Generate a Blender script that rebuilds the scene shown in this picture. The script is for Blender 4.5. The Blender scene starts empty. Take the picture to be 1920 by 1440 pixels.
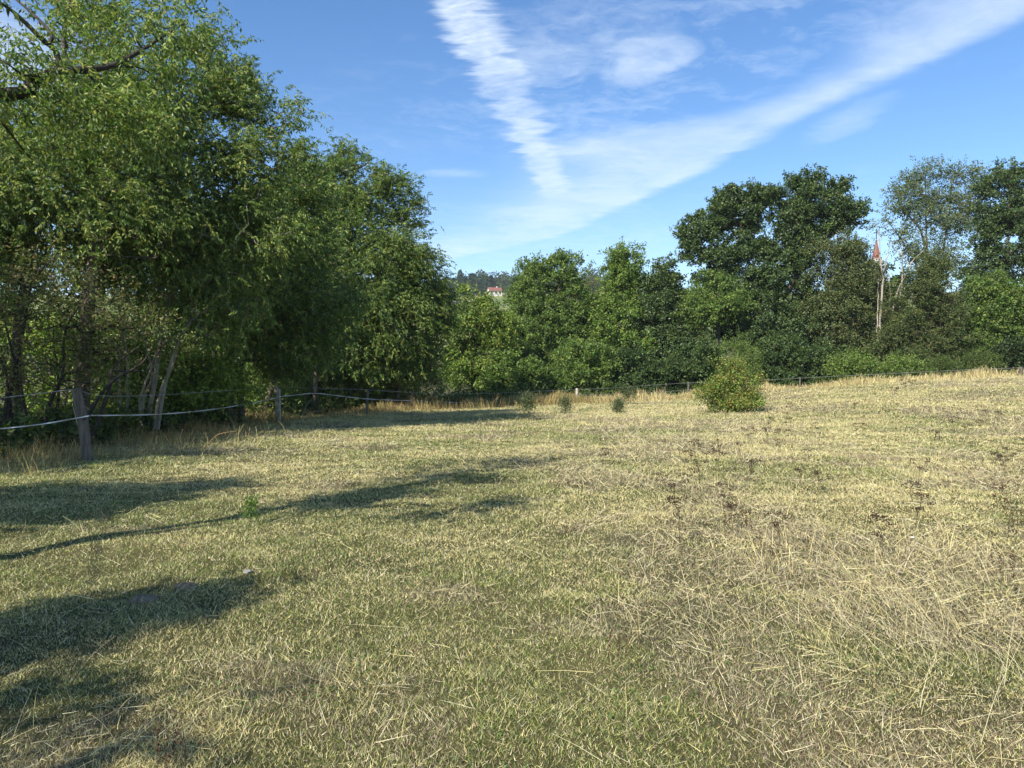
import bpy, math, random
import numpy as np
from mathutils import Vector

random.seed(7)
RS = np.random.RandomState(11)
sc = bpy.context.scene
col = sc.collection
R = math.radians

# ------------------------------------------------------------------ camera
FPX = 1442.0                       # focal length in pixels of the 1920 wide photograph
EYE = 1.6
PITCH = math.atan(20 / FPX)
cam = bpy.data.cameras.new("camera")
cam.sensor_width = 36.0
cam.lens = 36.0 * FPX / 1920.0
cam.clip_start = 0.05
cam.clip_end = 6000
camo = bpy.data.objects.new("camera", cam)
camo.location = (0, 0, EYE)
camo.rotation_euler = (R(90) - PITCH, 0, 0)
col.objects.link(camo)
sc.camera = camo

# ------------------------------------------------------------------ light
SUN_A, SUN_E = 38.0, 38.0          # light travels towards azimuth A right of +Y, elevation E
sun = bpy.data.lights.new("sun", 'SUN')
sun.energy = 5.0
sun.angle = R(0.5)
sun.color = (1.0, 0.945, 0.85)
suno = bpy.data.objects.new("sun", sun)
ld = Vector((math.sin(R(SUN_A)) * math.cos(R(SUN_E)), math.cos(R(SUN_A)) * math.cos(R(SUN_E)), -math.sin(R(SUN_E))))
suno.rotation_euler = ld.to_track_quat('-Z', 'Y').to_euler()
suno.location = (-20, -20, 40)
col.objects.link(suno)

sc.view_settings.view_transform = 'Standard'
sc.view_settings.look = 'None'
sc.view_settings.exposure = 0.76
sc.view_settings.gamma = 1.0
sc.cycles.max_bounces = 6
sc.cycles.diffuse_bounces = 3
sc.cycles.glossy_bounces = 2
sc.cycles.transmission_bounces = 4
sc.cycles.volume_bounces = 0


# ------------------------------------------------------------------ node arithmetic helper
class E:
    """a value in a node tree, with operators"""
    def __init__(s, nt, sock): s.nt, s.s = nt, sock
    def _m(s, op, *a):
        n = s.nt.nodes.new('ShaderNodeMath'); n.operation = op
        for i, v in enumerate((s,) + a):
            if isinstance(v, E): s.nt.links.new(v.s, n.inputs[i])
            else: n.inputs[i].default_value = v
        return E(s.nt, n.outputs[0])
    def __add__(s, o): return s._m('ADD', o)
    def __sub__(s, o): return s._m('SUBTRACT', o)
    def __mul__(s, o): return s._m('MULTIPLY', o)
    def __truediv__(s, o): return s._m('DIVIDE', o)
    __radd__ = __add__
    __rmul__ = __mul__
    def __rsub__(s, o): return (s * -1.0) + o
    def abs(s): return s._m('ABSOLUTE')
    def sqrt(s): return s._m('SQRT')
    def max(s, o): return s._m('MAXIMUM', o)
    def min(s, o): return s._m('MINIMUM', o)
    def step(s, a, b):
        n = s.nt.nodes.new('ShaderNodeMapRange'); n.interpolation_type = 'SMOOTHSTEP'
        s.nt.links.new(s.s, n.inputs['Value'])
        rev = a > b
        n.inputs['From Min'].default_value = min(a, b); n.inputs['From Max'].default_value = max(a, b)
        n.inputs['To Min'].default_value = 1.0 if rev else 0.0
        n.inputs['To Max'].default_value = 0.0 if rev else 1.0
        return E(s.nt, n.outputs[0])
    def curve(s, pts, x0, x1, y0, y1):
        """piecewise curve through pts"""
        n = s.nt.nodes.new('ShaderNodeFloatCurve')
        t = (s - x0) * (1.0 / (x1 - x0))
        s.nt.links.new(t.s, n.inputs['Value'])
        c = n.mapping.curves[0]
        P = [((x - x0) / (x1 - x0), (y - y0) / (y1 - y0)) for x, y in pts]
        c.points[0].location = P[0]; c.points[1].location = P[-1]
        for p in P[1:-1]: c.points.new(*p)
        n.mapping.update()
        return E(s.nt, n.outputs[0]) * (y1 - y0) + y0


def vec(nt, x, y, z=0.0):
    n = nt.nodes.new('ShaderNodeCombineXYZ')
    for i, v in enumerate((x, y, z)):
        if isinstance(v, E): nt.links.new(v.s, n.inputs[i])
        else: n.inputs[i].default_value = v
    return n.outputs[0]


def noise(nt, v, scale, detail=4, rough=0.55, dist=0.0):
    n = nt.nodes.new('ShaderNodeTexNoise')
    n.inputs['Scale'].default_value = scale; n.inputs['Detail'].default_value = detail
    n.inputs['Roughness'].default_value = rough; n.inputs['Distortion'].default_value = dist
    nt.links.new(v, n.inputs['Vector'])
    return E(nt, n.outputs['Fac'])


# ------------------------------------------------------------------ sky with high cirrus
def make_world():
    w = bpy.data.worlds.new("World"); sc.world = w
    w.use_nodes = True
    nt = w.node_tree; nt.nodes.clear()
    out = nt.nodes.new('ShaderNodeOutputWorld')
    bg = nt.nodes.new('ShaderNodeBackground'); bg.inputs['Strength'].default_value = 0.10
    sky = nt.nodes.new('ShaderNodeTexSky'); sky.sky_type = 'NISHITA'
    sky.sun_disc = False
    sky.sun_elevation = R(SUN_E); sky.sun_rotation = R(180 + SUN_A)
    sky.altitude = 300; sky.air_density = 1.0; sky.dust_density = 0.15; sky.ozone_density = 2.5
    tc = nt.nodes.new('ShaderNodeTexCoord')
    sep = nt.nodes.new('ShaderNodeSeparateXYZ'); nt.links.new(tc.outputs['Generated'], sep.inputs[0])
    x, y, z = (E(nt, sep.outputs[i]) for i in range(3))
    zc = z.max(0.06)
    u0, v0 = x / zc, y / zc                      # a flat cloud layer seen from below
    P0 = vec(nt, u0, v0)
    wa = noise(nt, P0, 1.6, 3, 0.5) - 0.5
    wb = noise(nt, vec(nt, u0 + 7.3, v0 - 2.1), 4.0, 4, 0.6) - 0.5
    u = u0 + wa * 0.12 + wb * 0.09
    v = v0 + wb * 0.16
    wisp = noise(nt, vec(nt, u * 1.5, v * 1.35), 2.4, 9, 0.60, 0.9)      # streaky fibres
    fine = noise(nt, vec(nt, u * 2.0, v * 2.6, 3.0), 5.0, 8, 0.68, 0.5)
    big = noise(nt, vec(nt, u * 0.8 + 3.0, v * 0.8), 1.5, 4, 0.55, 0.5)
    tex = (wisp * 0.6 + fine * 0.4)
    # contrail: straight streak with ripples across
    s = (u + 0.157) * 0.984 - (v0 + wb * 0.05 - 2.06) * 0.177 - 0.012
    rip = noise(nt, vec(nt, u0 * 3.0 + wa * 1.0, v0 * 9.0 + u0 * 4.0, 9.0), 1.5, 7, 0.62, 0.4)
    edge = noise(nt, vec(nt, u0 * 1.0, v0 * 7.0, 4.0), 1.6, 5, 0.6)
    c1 = ((s + (edge - 0.5) * 0.22).abs() + (rip - 0.5) * 0.14).step(0.115, 0.045) * (rip * 1.9 + fine * 1.0 - 0.72).max(0.0).min(1.0)
    c1 = c1 * v0.step(4.55, 4.15) * v0.curve([(1.6, .80), (2.4, .78), (2.8, .45), (3.2, .60), (4.6, .5)], 1.6, 4.6, 0, 1)
    # broad band with a crisp lower edge
    U = v0.curve([(1.6, 1.70), (2.2, 1.47), (2.7, 1.30), (3.1, 1.15), (3.38, 1.10), (3.75, 1.0), (4.15, .89), (4.84, .645), (5.5, .45), (6.6, -.4), (8.0, -1.4)], 1.6, 8.0, -1.5, 2.0)
    W = v0.curve([(1.6, .62), (2.2, .48), (2.7, .33), (3.1, .62), (3.35, .98), (4.2, .95), (5.7, .95), (8.0, 1.2)], 1.6, 8.0, 0, 2)
    sb = U - u0 - wb * 0.10 - wa * 0.05
    q = sb / W
    c2 = (sb + (wisp - 0.5) * 0.10).step(-0.01, 0.13) * q.step(1.15, 0.35) * (tex * 1.2 + big * 0.5 - 0.24).max(0.0).min(1.0) * 0.86
    c2 = c2 * v0.curve([(1.6, .85), (3.0, .95), (4.4, .9), (6, .62), (9, .4)], 1.6, 9, 0, 1)
    # thin veil above the band
    veil = sb.step(0.1, 0.6) * sb.step(2.2, 1.0) * v0.step(3.9, 2.9) * (tex * 2.0 + big * 1.2 - 1.50).max(0.0) * 0.7
    # separate tufts
    def puff(cu, cv, ru, rv, amp, sh=0.5):
        d = (((u - cu) / ru) * ((u - cu) / ru) + ((v - cv) / rv) * ((v - cv) / rv)).sqrt()
        return (d + (wisp - 0.5) * 2.6).step(1.15, 0.2) * (tex * 1.5 - 0.25).max(0.0).min(1.0) * amp
    pf = puff(0.42, 2.50, .16, .22, 1.0)
    pf = pf.max(puff(0.28, 3.45, .26, .17, .75))
    pf = pf.max(puff(-0.30, 3.85, .25, .10, .4))
    pf = pf.max(puff(1.33, 3.10, .13, .32, .45))
    pf = pf.max(puff(-1.66, 2.35, .42, .75, .95))
    low = v0.step(3.6, 6.0) * (tex * 1.5 + big * 0.6 - 0.80).max(0.0) * 0.5
    any_ = (big * 1.0 + tex * 1.2 - 1.2).max(0.0) * 0.3
    dens = 1.0 - (1.0 - c1) * (1.0 - c2) * (1.0 - veil) * (1.0 - pf) * (1.0 - low) * (1.0 - any_)
    dens = dens.max(0.0).min(0.96) * z.step(0.03, 0.12)
    # sky colour
    hs = nt.nodes.new('ShaderNodeHueSaturation')
    hs.inputs['Hue'].default_value = 0.504; hs.inputs['Saturation'].default_value = 1.22; hs.inputs['Value'].default_value = 1.15
    nt.links.new(sky.outputs[0], hs.inputs['Color'])
    mix = nt.nodes.new('ShaderNodeMix'); mix.data_type = 'RGBA'
    nt.links.new(dens.s, mix.inputs[0])
    nt.links.new(hs.outputs[0], mix.inputs[6])
    mix.inputs[7].default_value = (5.6, 6.4, 7.3, 1)
    nt.links.new(mix.outputs[2], bg.inputs[0])
    nt.links.new(bg.outputs[0], out.inputs[0])


make_world()


# ------------------------------------------------------------------ small helpers
def tag(o, label=None, cat=None, group=None, kind=None):
    if label: o['label'] = label
    if cat: o['category'] = cat
    if group: o['group'] = group
    if kind: o['kind'] = kind
    return o


def empty(name, loc):
    o = bpy.data.objects.new(name, None); col.objects.link(o)
    o.location = loc; o.empty_display_size = 0.2
    return o


def ray(px, py):
    cp, sp = math.cos(PITCH), math.sin(PITCH)
    a, b = (px - 960) / FPX, (720 - py) / FPX
    return (a, cp + b * sp, -sp + b * cp)


def at(px, py, d):
    r = ray(px, py)
    return np.array([r[0] / r[1] * d, d, EYE + r[2] / r[1] * d])


def make_mesh(name, V, faces, mat, C=None, parent=None, smooth=False, origin=None):
    """faces: list of (k, int array n x k). C: per vertex colour n x 3."""
    V = np.asarray(V, dtype=np.float32)
    if origin is not None: V = V - np.asarray(origin, dtype=np.float32)
    me = bpy.data.meshes.new(name)
    me.vertices.add(len(V)); me.vertices.foreach_set('co', V.ravel())
    idx = np.concatenate([np.asarray(f, dtype=np.int32).ravel() for f in faces])
    tot = np.concatenate([np.full(len(f), f.shape[1], dtype=np.int32) for f in faces])
    st = np.concatenate([[0], np.cumsum(tot)[:-1]]).astype(np.int32)
    me.loops.add(len(idx)); me.loops.foreach_set('vertex_index', idx)
    me.polygons.add(len(tot)); me.polygons.foreach_set('loop_start', st)
    me.polygons.foreach_set('loop_total', tot)
    me.polygons.foreach_set('use_smooth', np.full(len(tot), smooth, dtype=bool))
    if C is not None:
        a = me.color_attributes.new('col', 'FLOAT_COLOR', 'POINT')
        c4 = np.ones((len(V), 4), dtype=np.float32); c4[:, :3] = C
        a.data.foreach_set('color', c4.ravel())
    me.update(calc_edges=True)
    me.materials.append(mat)
    o = bpy.data.objects.new(name, me); col.objects.link(o)
    if parent is not None: o.parent = parent
    return o


def unit(a):
    return a / np.maximum(np.linalg.norm(a, axis=-1, keepdims=True), 1e-9)


def sstep(x, a, b):
    t = np.clip((x - a) / (b - a), 0, 1)
    return t * t * (3 - 2 * t)


class Fbm:
    def __init__(s, seed, n=64):
        s.g = np.random.RandomState(seed).rand(n, n); s.n = n
    def one(s, x, y):
        xi, yi = np.floor(x).astype(int), np.floor(y).astype(int)
        fx, fy = x - xi, y - yi
        fx = fx * fx * (3 - 2 * fx); fy = fy * fy * (3 - 2 * fy)
        n = s.n
        a = s.g[xi % n, yi % n]; b = s.g[(xi + 1) % n, yi % n]
        c = s.g[xi % n, (yi + 1) % n]; d = s.g[(xi + 1) % n, (yi + 1) % n]
        return (a * (1 - fx) + b * fx) * (1 - fy) + (c * (1 - fx) + d * fx) * fy
    def __call__(s, x, y, sc_, oct_=3):
        v, amp, tot = 0, 1.0, 0
        for k in range(oct_):
            v = v + amp * s.one(x / sc_ * 2 ** k + 17.3 * k, y / sc_ * 2 ** k + 5.1 * k); tot += amp; amp *= 0.5
        return v / tot


F1, F2, F3, F4 = Fbm(1), Fbm(2), Fbm(3), Fbm(4)

# ------------------------------------------------------------------ terrain
_fx = np.array([-60., -22, -9.6, -8.6, -7.5, -5.2, 4, 10, 15, 22, 28, 60])
_fy = np.array([12.4, 13.2, 14.3, 26.5, 31.0, 36.5, 44, 46, 45, 43.5, 42.5, 42])


def fence_y(x): return np.interp(x, _fx, _fy)


def inside(x, y):
    """> 0 within the pasture, roughly metres to the fence line"""
    a = fence_y(x) - y
    # left border between the first two posts
    t = np.clip((y - 14.4) / (26 - 14.4), 0, 1)
    xl = -7.9 - 1.1 * t
    return np.where((y > 14.4) & (y < 26), np.minimum(x - xl, 50), a)


def H(x, y):
    x = np.asarray(x, float); y = np.asarray(y, float)
    near = np.interp(x, [-12, -5, 4, 10, 15, 22, 28, 45], [-.12, -.1, -.02, .12, .62, 1.15, 1.42, 1.8]) * sstep(y, 8, 42)
    fade = 1 - sstep(y, 14, 40)
    near = near + fade * (.045 * (F4(x + 50, y + 50, .9) - .5) + .055 * (F4(x + 50, y + 50, .45, 2) - .5)) + 0.05 * (F1(x + 50, y + 50, 3.0) - .5) + .12 * (F2(x + 50, y + 50, 9.0) - .5)
    vx = .12 + .88 * (1 - sstep(x, 12, 55))
    far = np.interp(y, [0, 46, 60, 100, 150, 200, 300, 480, 560, 700, 1200, 3000], [0, 0, -2.5, -9, -11, -4, 20, 52, 58, 62, 66, 66])
    far = np.where(far < 0, far * vx, far) + np.where(y > 200, 3.0 * (F3(x + 900, y + 900, 120.) - .5), 0)
    left = -2.2 * sstep(-x, 10.5, 40) * sstep(y, 5, 20)
    return near * (1 - sstep(y, 60, 120)) + far + left


def mat_new(name):
    m = bpy.data.materials.new(name); m.use_nodes = True
    nt = m.node_tree; nt.nodes.clear()
    out = nt.nodes.new('ShaderNodeOutputMaterial')
    return m, nt, out


def leaf_mat(name, trans=0.35, rough=0.45, spec=0.4, tint=(1, 1, 1)):
    m, nt, out = mat_new(name)
    at_ = nt.nodes.new('ShaderNodeAttribute'); at_.attribute_name = 'col'
    p = nt.nodes.new('ShaderNodeBsdfPrincipled')
    p.inputs['Roughness'].default_value = rough
    p.inputs['Specular IOR Level'].default_value = spec
    nt.links.new(at_.outputs['Color'], p.inputs['Base Color'])
    t = nt.nodes.new('ShaderNodeBsdfTranslucent')
    mu = nt.nodes.new('ShaderNodeMix'); mu.data_type = 'RGBA'; mu.blend_type = 'MULTIPLY'; mu.inputs[0].default_value = 1
    nt.links.new(at_.outputs['Color'], mu.inputs[6]); mu.inputs[7].default_value = (1.5, 1.6, .7, 1)
    nt.links.new(mu.outputs[2], t.inputs[0])
    mx = nt.nodes.new('ShaderNodeMixShader'); mx.inputs[0].default_value = trans
    nt.links.new(p.outputs[0], mx.inputs[1]); nt.links.new(t.outputs[0], mx.inputs[2])
    nt.links.new(mx.outputs[0], out.inputs[0])
    return m


def rough_mat(name, c1, c2, scale=8, rough=0.9, stretch=(1, 1, 1), bump=0.3, detail=6):
    m, nt, out = mat_new(name)
    p = nt.nodes.new('ShaderNodeBsdfPrincipled'); p.inputs['Roughness'].default_value = rough
    p.inputs['Specular IOR Level'].default_value = .25
    tc = nt.nodes.new('ShaderNodeTexCoord'); mp = nt.nodes.new('ShaderNodeMapping')
    mp.inputs['Scale'].default_value = stretch
    nt.links.new(tc.outputs['Object'], mp.inputs[0])
    n = noise(nt, mp.outputs[0], scale, detail, .65)
    r = nt.nodes.new('ShaderNodeValToRGB')
    r.color_ramp.elements[0].position = .35; r.color_ramp.elements[1].position = .65
    r.color_ramp.elements[0].color = (*c1, 1); r.color_ramp.elements[1].color = (*c2, 1)
    nt.links.new(n.s, r.inputs[0]); nt.links.new(r.outputs[0], p.inputs['Base Color'])
    if bump:
        b = nt.nodes.new('ShaderNodeBump'); b.inputs['Strength'].default_value = bump; b.inputs['Distance'].default_value = .02
        nt.links.new(n.s, b.inputs['Height']); nt.links.new(b.outputs[0], p.inputs['Normal'])
    nt.links.new(p.outputs[0], out.inputs[0])
    return m


def ground_mat():
    m, nt, out = mat_new('pasture_soil')
    p = nt.nodes.new('ShaderNodeBsdfPrincipled'); p.inputs['Roughness'].default_value = .95
    p.inputs['Specular IOR Level'].default_value = .1
    tc = nt.nodes.new('ShaderNodeTexCoord')
    a = noise(nt, tc.outputs['Object'], .35, 5, .6)
    b = noise(nt, tc.outputs['Object'], 28., 6, .7)
    f = a * .55 + b * .45
    r = nt.nodes.new('ShaderNodeValToRGB'); cr = r.color_ramp
    cr.elements[0].position = .33; cr.elements[0].color = (.030, .032, .012, 1)  # soil tones kept dark to deepen the shadow gaps between blades
    cr.elements[1].position = .66; cr.elements[1].color = (.13, .105, .05, 1)
    e = cr.elements.new(.5); e.color = (.065, .06, .025, 1)
    nt.links.new(f.s, r.inputs[0])
    # far meadows beyond the valley
    sep = nt.nodes.new('ShaderNodeSeparateXYZ'); nt.links.new(tc.outputs['Object'], sep.inputs[0])
    fy = E(nt, sep.outputs[1]).step(230, 300)
    r2 = nt.nodes.new('ShaderNodeValToRGB'); c2 = r2.color_ramp
    c2.elements[0].position = .42; c2.elements[0].color = (.12, .15, .05, 1)
    c2.elements[1].position = .6; c2.elements[1].color = (.24, .25, .09, 1)
    n2 = noise(nt, tc.outputs['Object'], .018, 3, .5)
    nt.links.new(n2.s, r2.inputs[0])
    mx = nt.nodes.new('ShaderNodeMix'); mx.data_type = 'RGBA'
    nt.links.new(fy.s, mx.inputs[0]); nt.links.new(r.outputs[0], mx.inputs[6]); nt.links.new(r2.outputs[0], mx.inputs[7])
    nt.links.new(mx.outputs[2], p.inputs['Base Color'])
    bp = nt.nodes.new('ShaderNodeBump'); bp.inputs['Strength'].default_value = .6; bp.inputs['Distance'].default_value = .03
    nt.links.new(b.s, bp.inputs['Height']); nt.links.new(bp.outputs[0], p.inputs['Normal'])
    nt.links.new(p.outputs[0], out.inputs[0])
    return m


def make_ground():
    t = np.linspace(-1, 1, 760)
    gx = np.sinh(t * 7.4) / math.sinh(7.4) * 2600
    u = np.linspace(-.42, 1, 900)
    gy = 4 + np.sinh(u * 7.2) / math.sinh(7.2) * 3000
    X, Y = np.meshgrid(gx, gy)
    Z = H(X, Y)
    V = np.stack([X.ravel(), Y.ravel(), Z.ravel()], 1)
    nx, ny = len(gx), len(gy)
    i = np.arange(nx - 1)[None, :] + np.arange(ny - 1)[:, None] * nx
    Fq = np.stack([i, i + 1, i + nx + 1, i + nx], -1).reshape(-1, 4)
    o = make_mesh('ground', V, [Fq], ground_mat(), smooth=True)
    tag(o, kind='structure')


make_ground()

# ------------------------------------------------------------------ ribbons (grass blades, stems, wires)
STRAW = np.array([.70, .60, .28]); PALE = np.array([.72, .64, .40]); GREEN = np.array([.15, .205, .045])
OLIVE = np.array([.38, .385, .12]); BROWN = np.array([.25, .18, .115]); GREY = np.array([.38, .32, .21]); RUST = np.array([.24, .12, .06])
M_GRASS = leaf_mat('grass_blade', .15, .55, .35)
M_DRY = leaf_mat('dry_grass_stem', .15, .6, .3)


def ribbons(P, az, length, width, lean, curl, colr, seg=1, tip=0.1, flat=None):
    """P n x 3 roots; az heading; lean 0 upright .. 1.5 lying; curl adds lean along the length. returns V, F4, F3, C"""
    n = len(P)
    d = np.stack([np.cos(az), np.sin(az), 0 * az], 1)
    side = np.stack([-np.sin(az), np.cos(az), 0 * az], 1)
    tw = RS.rand(n, 1) * 2 * np.pi
    Vs = []
    pos = P.copy()
    for k in range(seg + 1):
        w = width * (1 - (k / seg) * (1 - tip))
        th = lean + curl * (k / seg)
        ax = d * np.sin(th)[:, None] + np.array([0, 0, 1.]) * np.cos(th)[:, None]
        bn = np.cross(ax, side)
        wd = side * np.cos(tw) + bn * np.sin(tw)
        Vs.append(pos - wd * (w / 2)[:, None]); Vs.append(pos + wd * (w / 2)[:, None])
        pos = pos + ax * (length / seg)[:, None]
    m = 2 * (seg + 1)
    V = np.stack(Vs, 1).reshape(-1, 3)
    base = (np.arange(n) * m)[:, None]
    Fq = np.concatenate([base + np.array([[2 * k, 2 * k + 1, 2 * k + 3, 2 * k + 2]]) for k in range(seg)], 0)
    C = np.repeat(colr, m, 0)
    return V, Fq, C


def tri_blades(P, az, length, width, lean, colr):
    n = len(P)
    ax = np.stack([np.cos(az) * np.sin(lean), np.sin(az) * np.sin(lean), np.cos(lean)], 1)
    r = RS.randn(n, 3); wd = unit(np.cross(ax, r)) * (width / 2)[:, None]
    V = np.stack([P - wd, P + wd, P + ax * length[:, None]], 1).reshape(-1, 3)
    Ft = np.arange(3 * n).reshape(-1, 3)
    return V, Ft, np.repeat(colr, 3, 0)


def sample_field(n, d0=2.0, d1=54, expo=0.6, margin=2.5, region=None):
    """positions over the pasture, denser towards the near part"""
    a, b = d0 ** (1 - expo), d1 ** (1 - expo)
    y = (a + RS.rand(n) * (b - a)) ** (1 / (1 - expo))
    x = (RS.rand(n) * 2 - 1) * (0.70 * y + margin)
    # keep density per metre even across x
    return x, y


def dryness(x, y):
    a = F1(x + 40, y + 40, 4.0, 4); b = F2(x + 40, y + 40, 1.1, 3); c = F3(x + 40, y + 40, .35, 2)
    v = .46 + (a - .5) * 1.6 + (b - .5) * 1.5 + (c - .5) * .7
    v = v + .18 * sstep(x / np.maximum(y, 3), .1, .5) + .16 * sstep(y, 15, 40)
    return v


def brownness(x, y):
    a = F4(x + 40, y + 40, 2.6, 3); b = F2(x + 90, y + 20, .8, 3)
    v = (a - .52) * 3.2 + (b - .5) * 2.4 - .16
    return v + .42 * sstep(x / np.maximum(y, 3), -.05, .35) * sstep(y, 2, 6)


def blade_colour(x, y, n):
    dr = dryness(x, y); br = brownness(x, y)
    r = RS.rand(n)
    C = np.where((r < np.clip(dr * 1.05, .15, .93))[:, None], STRAW, OLIVE)
    r2 = RS.rand(n)
    C = np.where(((r2 < .55) & (r > np.clip(dr * 1.0, .15, .9)))[:, None], GREEN, C)
    r3 = RS.rand(n)
    C = np.where((r3 < .14)[:, None], PALE, C)
    C = np.where((r3 > 1 - np.clip(br, .05, .62))[:, None], np.where((RS.rand(n) < .5)[:, None], BROWN, GREY), C)
    jit = .38 + .85 * RS.rand(n, 1)
    return C * jit * (1 + .10 * RS.randn(n, 3) * .5)


def make_grass():
    n = 2500000
    x, y = sample_field(n, expo=.85)
    ok = (inside(x, y) > -1.5)
    x, y = x[ok], y[ok]; n = len(x)
    z = H(x, y)
    hgt = .55 * F1(x + 20, y + 20, 1.6, 3) + .45 * F4(x + 50, y + 50, .45, 2)
    L = (.014 + .026 * RS.rand(n)) * (.35 + 1.4 * hgt) * (1 + 1.3 * sstep(y, 4, 30))
    w = (.0026 + .0018 * RS.rand(n)) * np.maximum(1, y / 4.0) ** .72
    lean = .35 + 1.05 * RS.rand(n)
    C = blade_colour(x, y, n)
    V, Ft, C = tri_blades(np.stack([x, y, z - .004], 1), RS.rand(n) * 2 * np.pi, L, w, np.minimum(lean, 1.5), C)
    o = make_mesh('grass', V, [Ft], M_GRASS, C)
    tag(o, 'short sunburnt pasture grass, straw yellow mixed with olive green', 'grass', kind='stuff')
    # litter of fallen dry stalks
    n = 95000
    x, y = sample_field(n, expo=.5)
    keep = RS.rand(n) < np.clip(.22 + 1.1 * brownness(x, y) + .6 * (dryness(x, y) - .5), .10, 1)
    keep &= inside(x, y) > -1
    x, y = x[keep], y[keep]; n = len(x)
    # stalks in neighbouring places lie in the same direction
    az = F3(x + 30, y + 30, 1.8, 2) * 14 + RS.randn(n) * 1.1
    L = .04 + .17 * RS.rand(n) ** 2.4 + .14 * (RS.rand(n) < .04)
    w = (.0014 + .0012 * RS.rand(n)) * np.maximum(1, y / 4.0) ** .8
    lean = 1.0 + .55 * RS.rand(n)
    C = np.where((RS.rand(n) < .62)[:, None], PALE, STRAW) * (.75 + .45 * RS.rand(n, 1))
    C = np.where((RS.rand(n) < .16)[:, None], BROWN * 1.1, C)
    V, Fq, C = ribbons(np.stack([x, y, H(x, y) + .008 + .03 * RS.rand(n)], 1), az, L, w, lean, RS.randn(n) * .22, C, seg=2, tip=.4)
    o = make_mesh('straw_litter', V, [Fq], M_DRY, C)
    tag(o, 'pale dry stalks lying criss-cross over the pasture grass', 'dead grass', kind='stuff')
    # taller dry bents standing up in loose patches
    n = 60000
    x, y = sample_field(n, expo=.35)
    pr = np.clip((brownness(x, y) - .10) * .9 + .05 + .25 * sstep(y, 28, 42), .015, 1)
    keep = (RS.rand(n) < pr) & (inside(x, y) > -1)
    x, y = x[keep], y[keep]; n = len(x)
    L = (.07 + .22 * RS.rand(n) ** 1.6) * (.7 + .6 * F1(x, y, 2.2))
    w = (.0016 + .0008 * RS.rand(n)) * np.maximum(1, y / 4.0) ** .8
    az = F3(x + 30, y + 30, 2.5, 2) * 12 + RS.randn(n) * .9
    C = np.where((RS.rand(n) < .6)[:, None], STRAW * 1.05, GREY) * (.75 + .4 * RS.rand(n, 1))
    C = np.where((RS.rand(n) < .15)[:, None], BROWN, C)
    V, Fq, C = ribbons(np.stack([x, y, H(x, y)], 1), az, L, w, .1 + .8 * RS.rand(n), .2 + .7 * RS.rand(n), C, seg=3, tip=.5)
    o = make_mesh('standing_hay', V, [Fq], M_DRY, C)
    tag(o, 'thin straw coloured grass stems standing loosely over the meadow', 'dry grass', kind='stuff')


make_grass()


def make_tussocks():
    """patches of long hay, combed over in one direction"""
    Ps, Az, Ls, Cs = [], [], [], []
    for (px, py, rx, ry_, n, L, az) in [(1600, 1180, 1.0, .5, 1300, .34, 2.4), (1720, 1130, .9, .45, 1100, .36, 2.3), (1840, 1230, .5, .4, 700, .34, 2.0), (1640, 1040, .9, .5, 900, .32, 2.2), (1860, 1080, .8, .5, 900, .34, 2.5),
                                        (1300, 820, 1.6, 1.0, 1500, .30, 1.2), (1368, 772, 1.5, .5, 1500, .5, 1.6), (1480, 850, 1.6, 1.0, 1300, .30, 1.9), (1150, 890, 1.1, .7, 1000, .24, .9), (1400, 930, 1.2, .7, 900, .26, 2.3), (1750, 900, 1.5, .8, 900, .28, 2.6),
                                        (1050, 780, 2.5, 1.5, 1300, .30, 1.0), (1280, 775, 2.5, 1.5, 1500, .36, 1.4), (1600, 740, 4, 2.5, 2000, .28, 1.6), (1820, 730, 4, 3, 2500, .28, 1.6), (640, 830, .9, .8, 450, .22, .6), (420, 830, .8, .9, 700, .26, .4),
                                        (330, 1100, .25, .12, 160, .12, .5), (260, 1128, .3, .14, 200, .12, 2.4), (650, 1075, .3, .2, 160, .14, 2.), (1180, 1210, .4, .25, 250, .18, 1.), (250, 920, .5, .4, 250, .22, 1.1), (960, 1300, .5, .25, 260, .16, 2.7), (1300, 1340, .6, .25, 300, .18, .3)]:
        d = (EYE - .05) * FPX / (py - 700.); x0 = (px - 960) / FPX * d
        n = int(n * .36)
        q = RS.randn(n, 2) * np.array([rx, ry_]) * .8
        Ps.append(np.stack([x0 + q[:, 0], d + q[:, 1]], 1)); Az.append(az + RS.randn(n) * 1.0); Ls.append(L * .85 * (.35 + .8 * RS.rand(n) ** 1.3))
        c = np.where((RS.rand(n) < .6)[:, None], STRAW, PALE); c = np.where((RS.rand(n) < .22)[:, None], GREY, c); c = np.where((RS.rand(n) < .12)[:, None], BROWN, c)
        Cs.append(c * (.6 + .5 * RS.rand(n, 1)))
    p = np.vstack(Ps); az = np.concatenate(Az); L = np.concatenate(Ls); C = np.vstack(Cs); n = len(p)
    k = (p[:, 1] > 2) & (inside(p[:, 0], p[:, 1]) > -.5); p, az, L, C = p[k], az[k], L[k], C[k]; n = len(p)
    w = (.0013 + .0008 * RS.rand(n)) * np.maximum(1, p[:, 1] / 4.0) ** .8
    V, Fq, C = ribbons(np.stack([p[:, 0], p[:, 1], H(p[:, 0], p[:, 1])], 1), az, L, w, .35 + .8 * RS.rand(n), .2 + .7 * RS.rand(n), C, seg=3, tip=.5)
    o = make_mesh('hay_tussocks', V, [Fq], M_DRY, C)
    tag(o, 'tufts of long pale hay combed over by the wind in the pasture', 'dry grass', kind='stuff')


make_tussocks()


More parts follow.
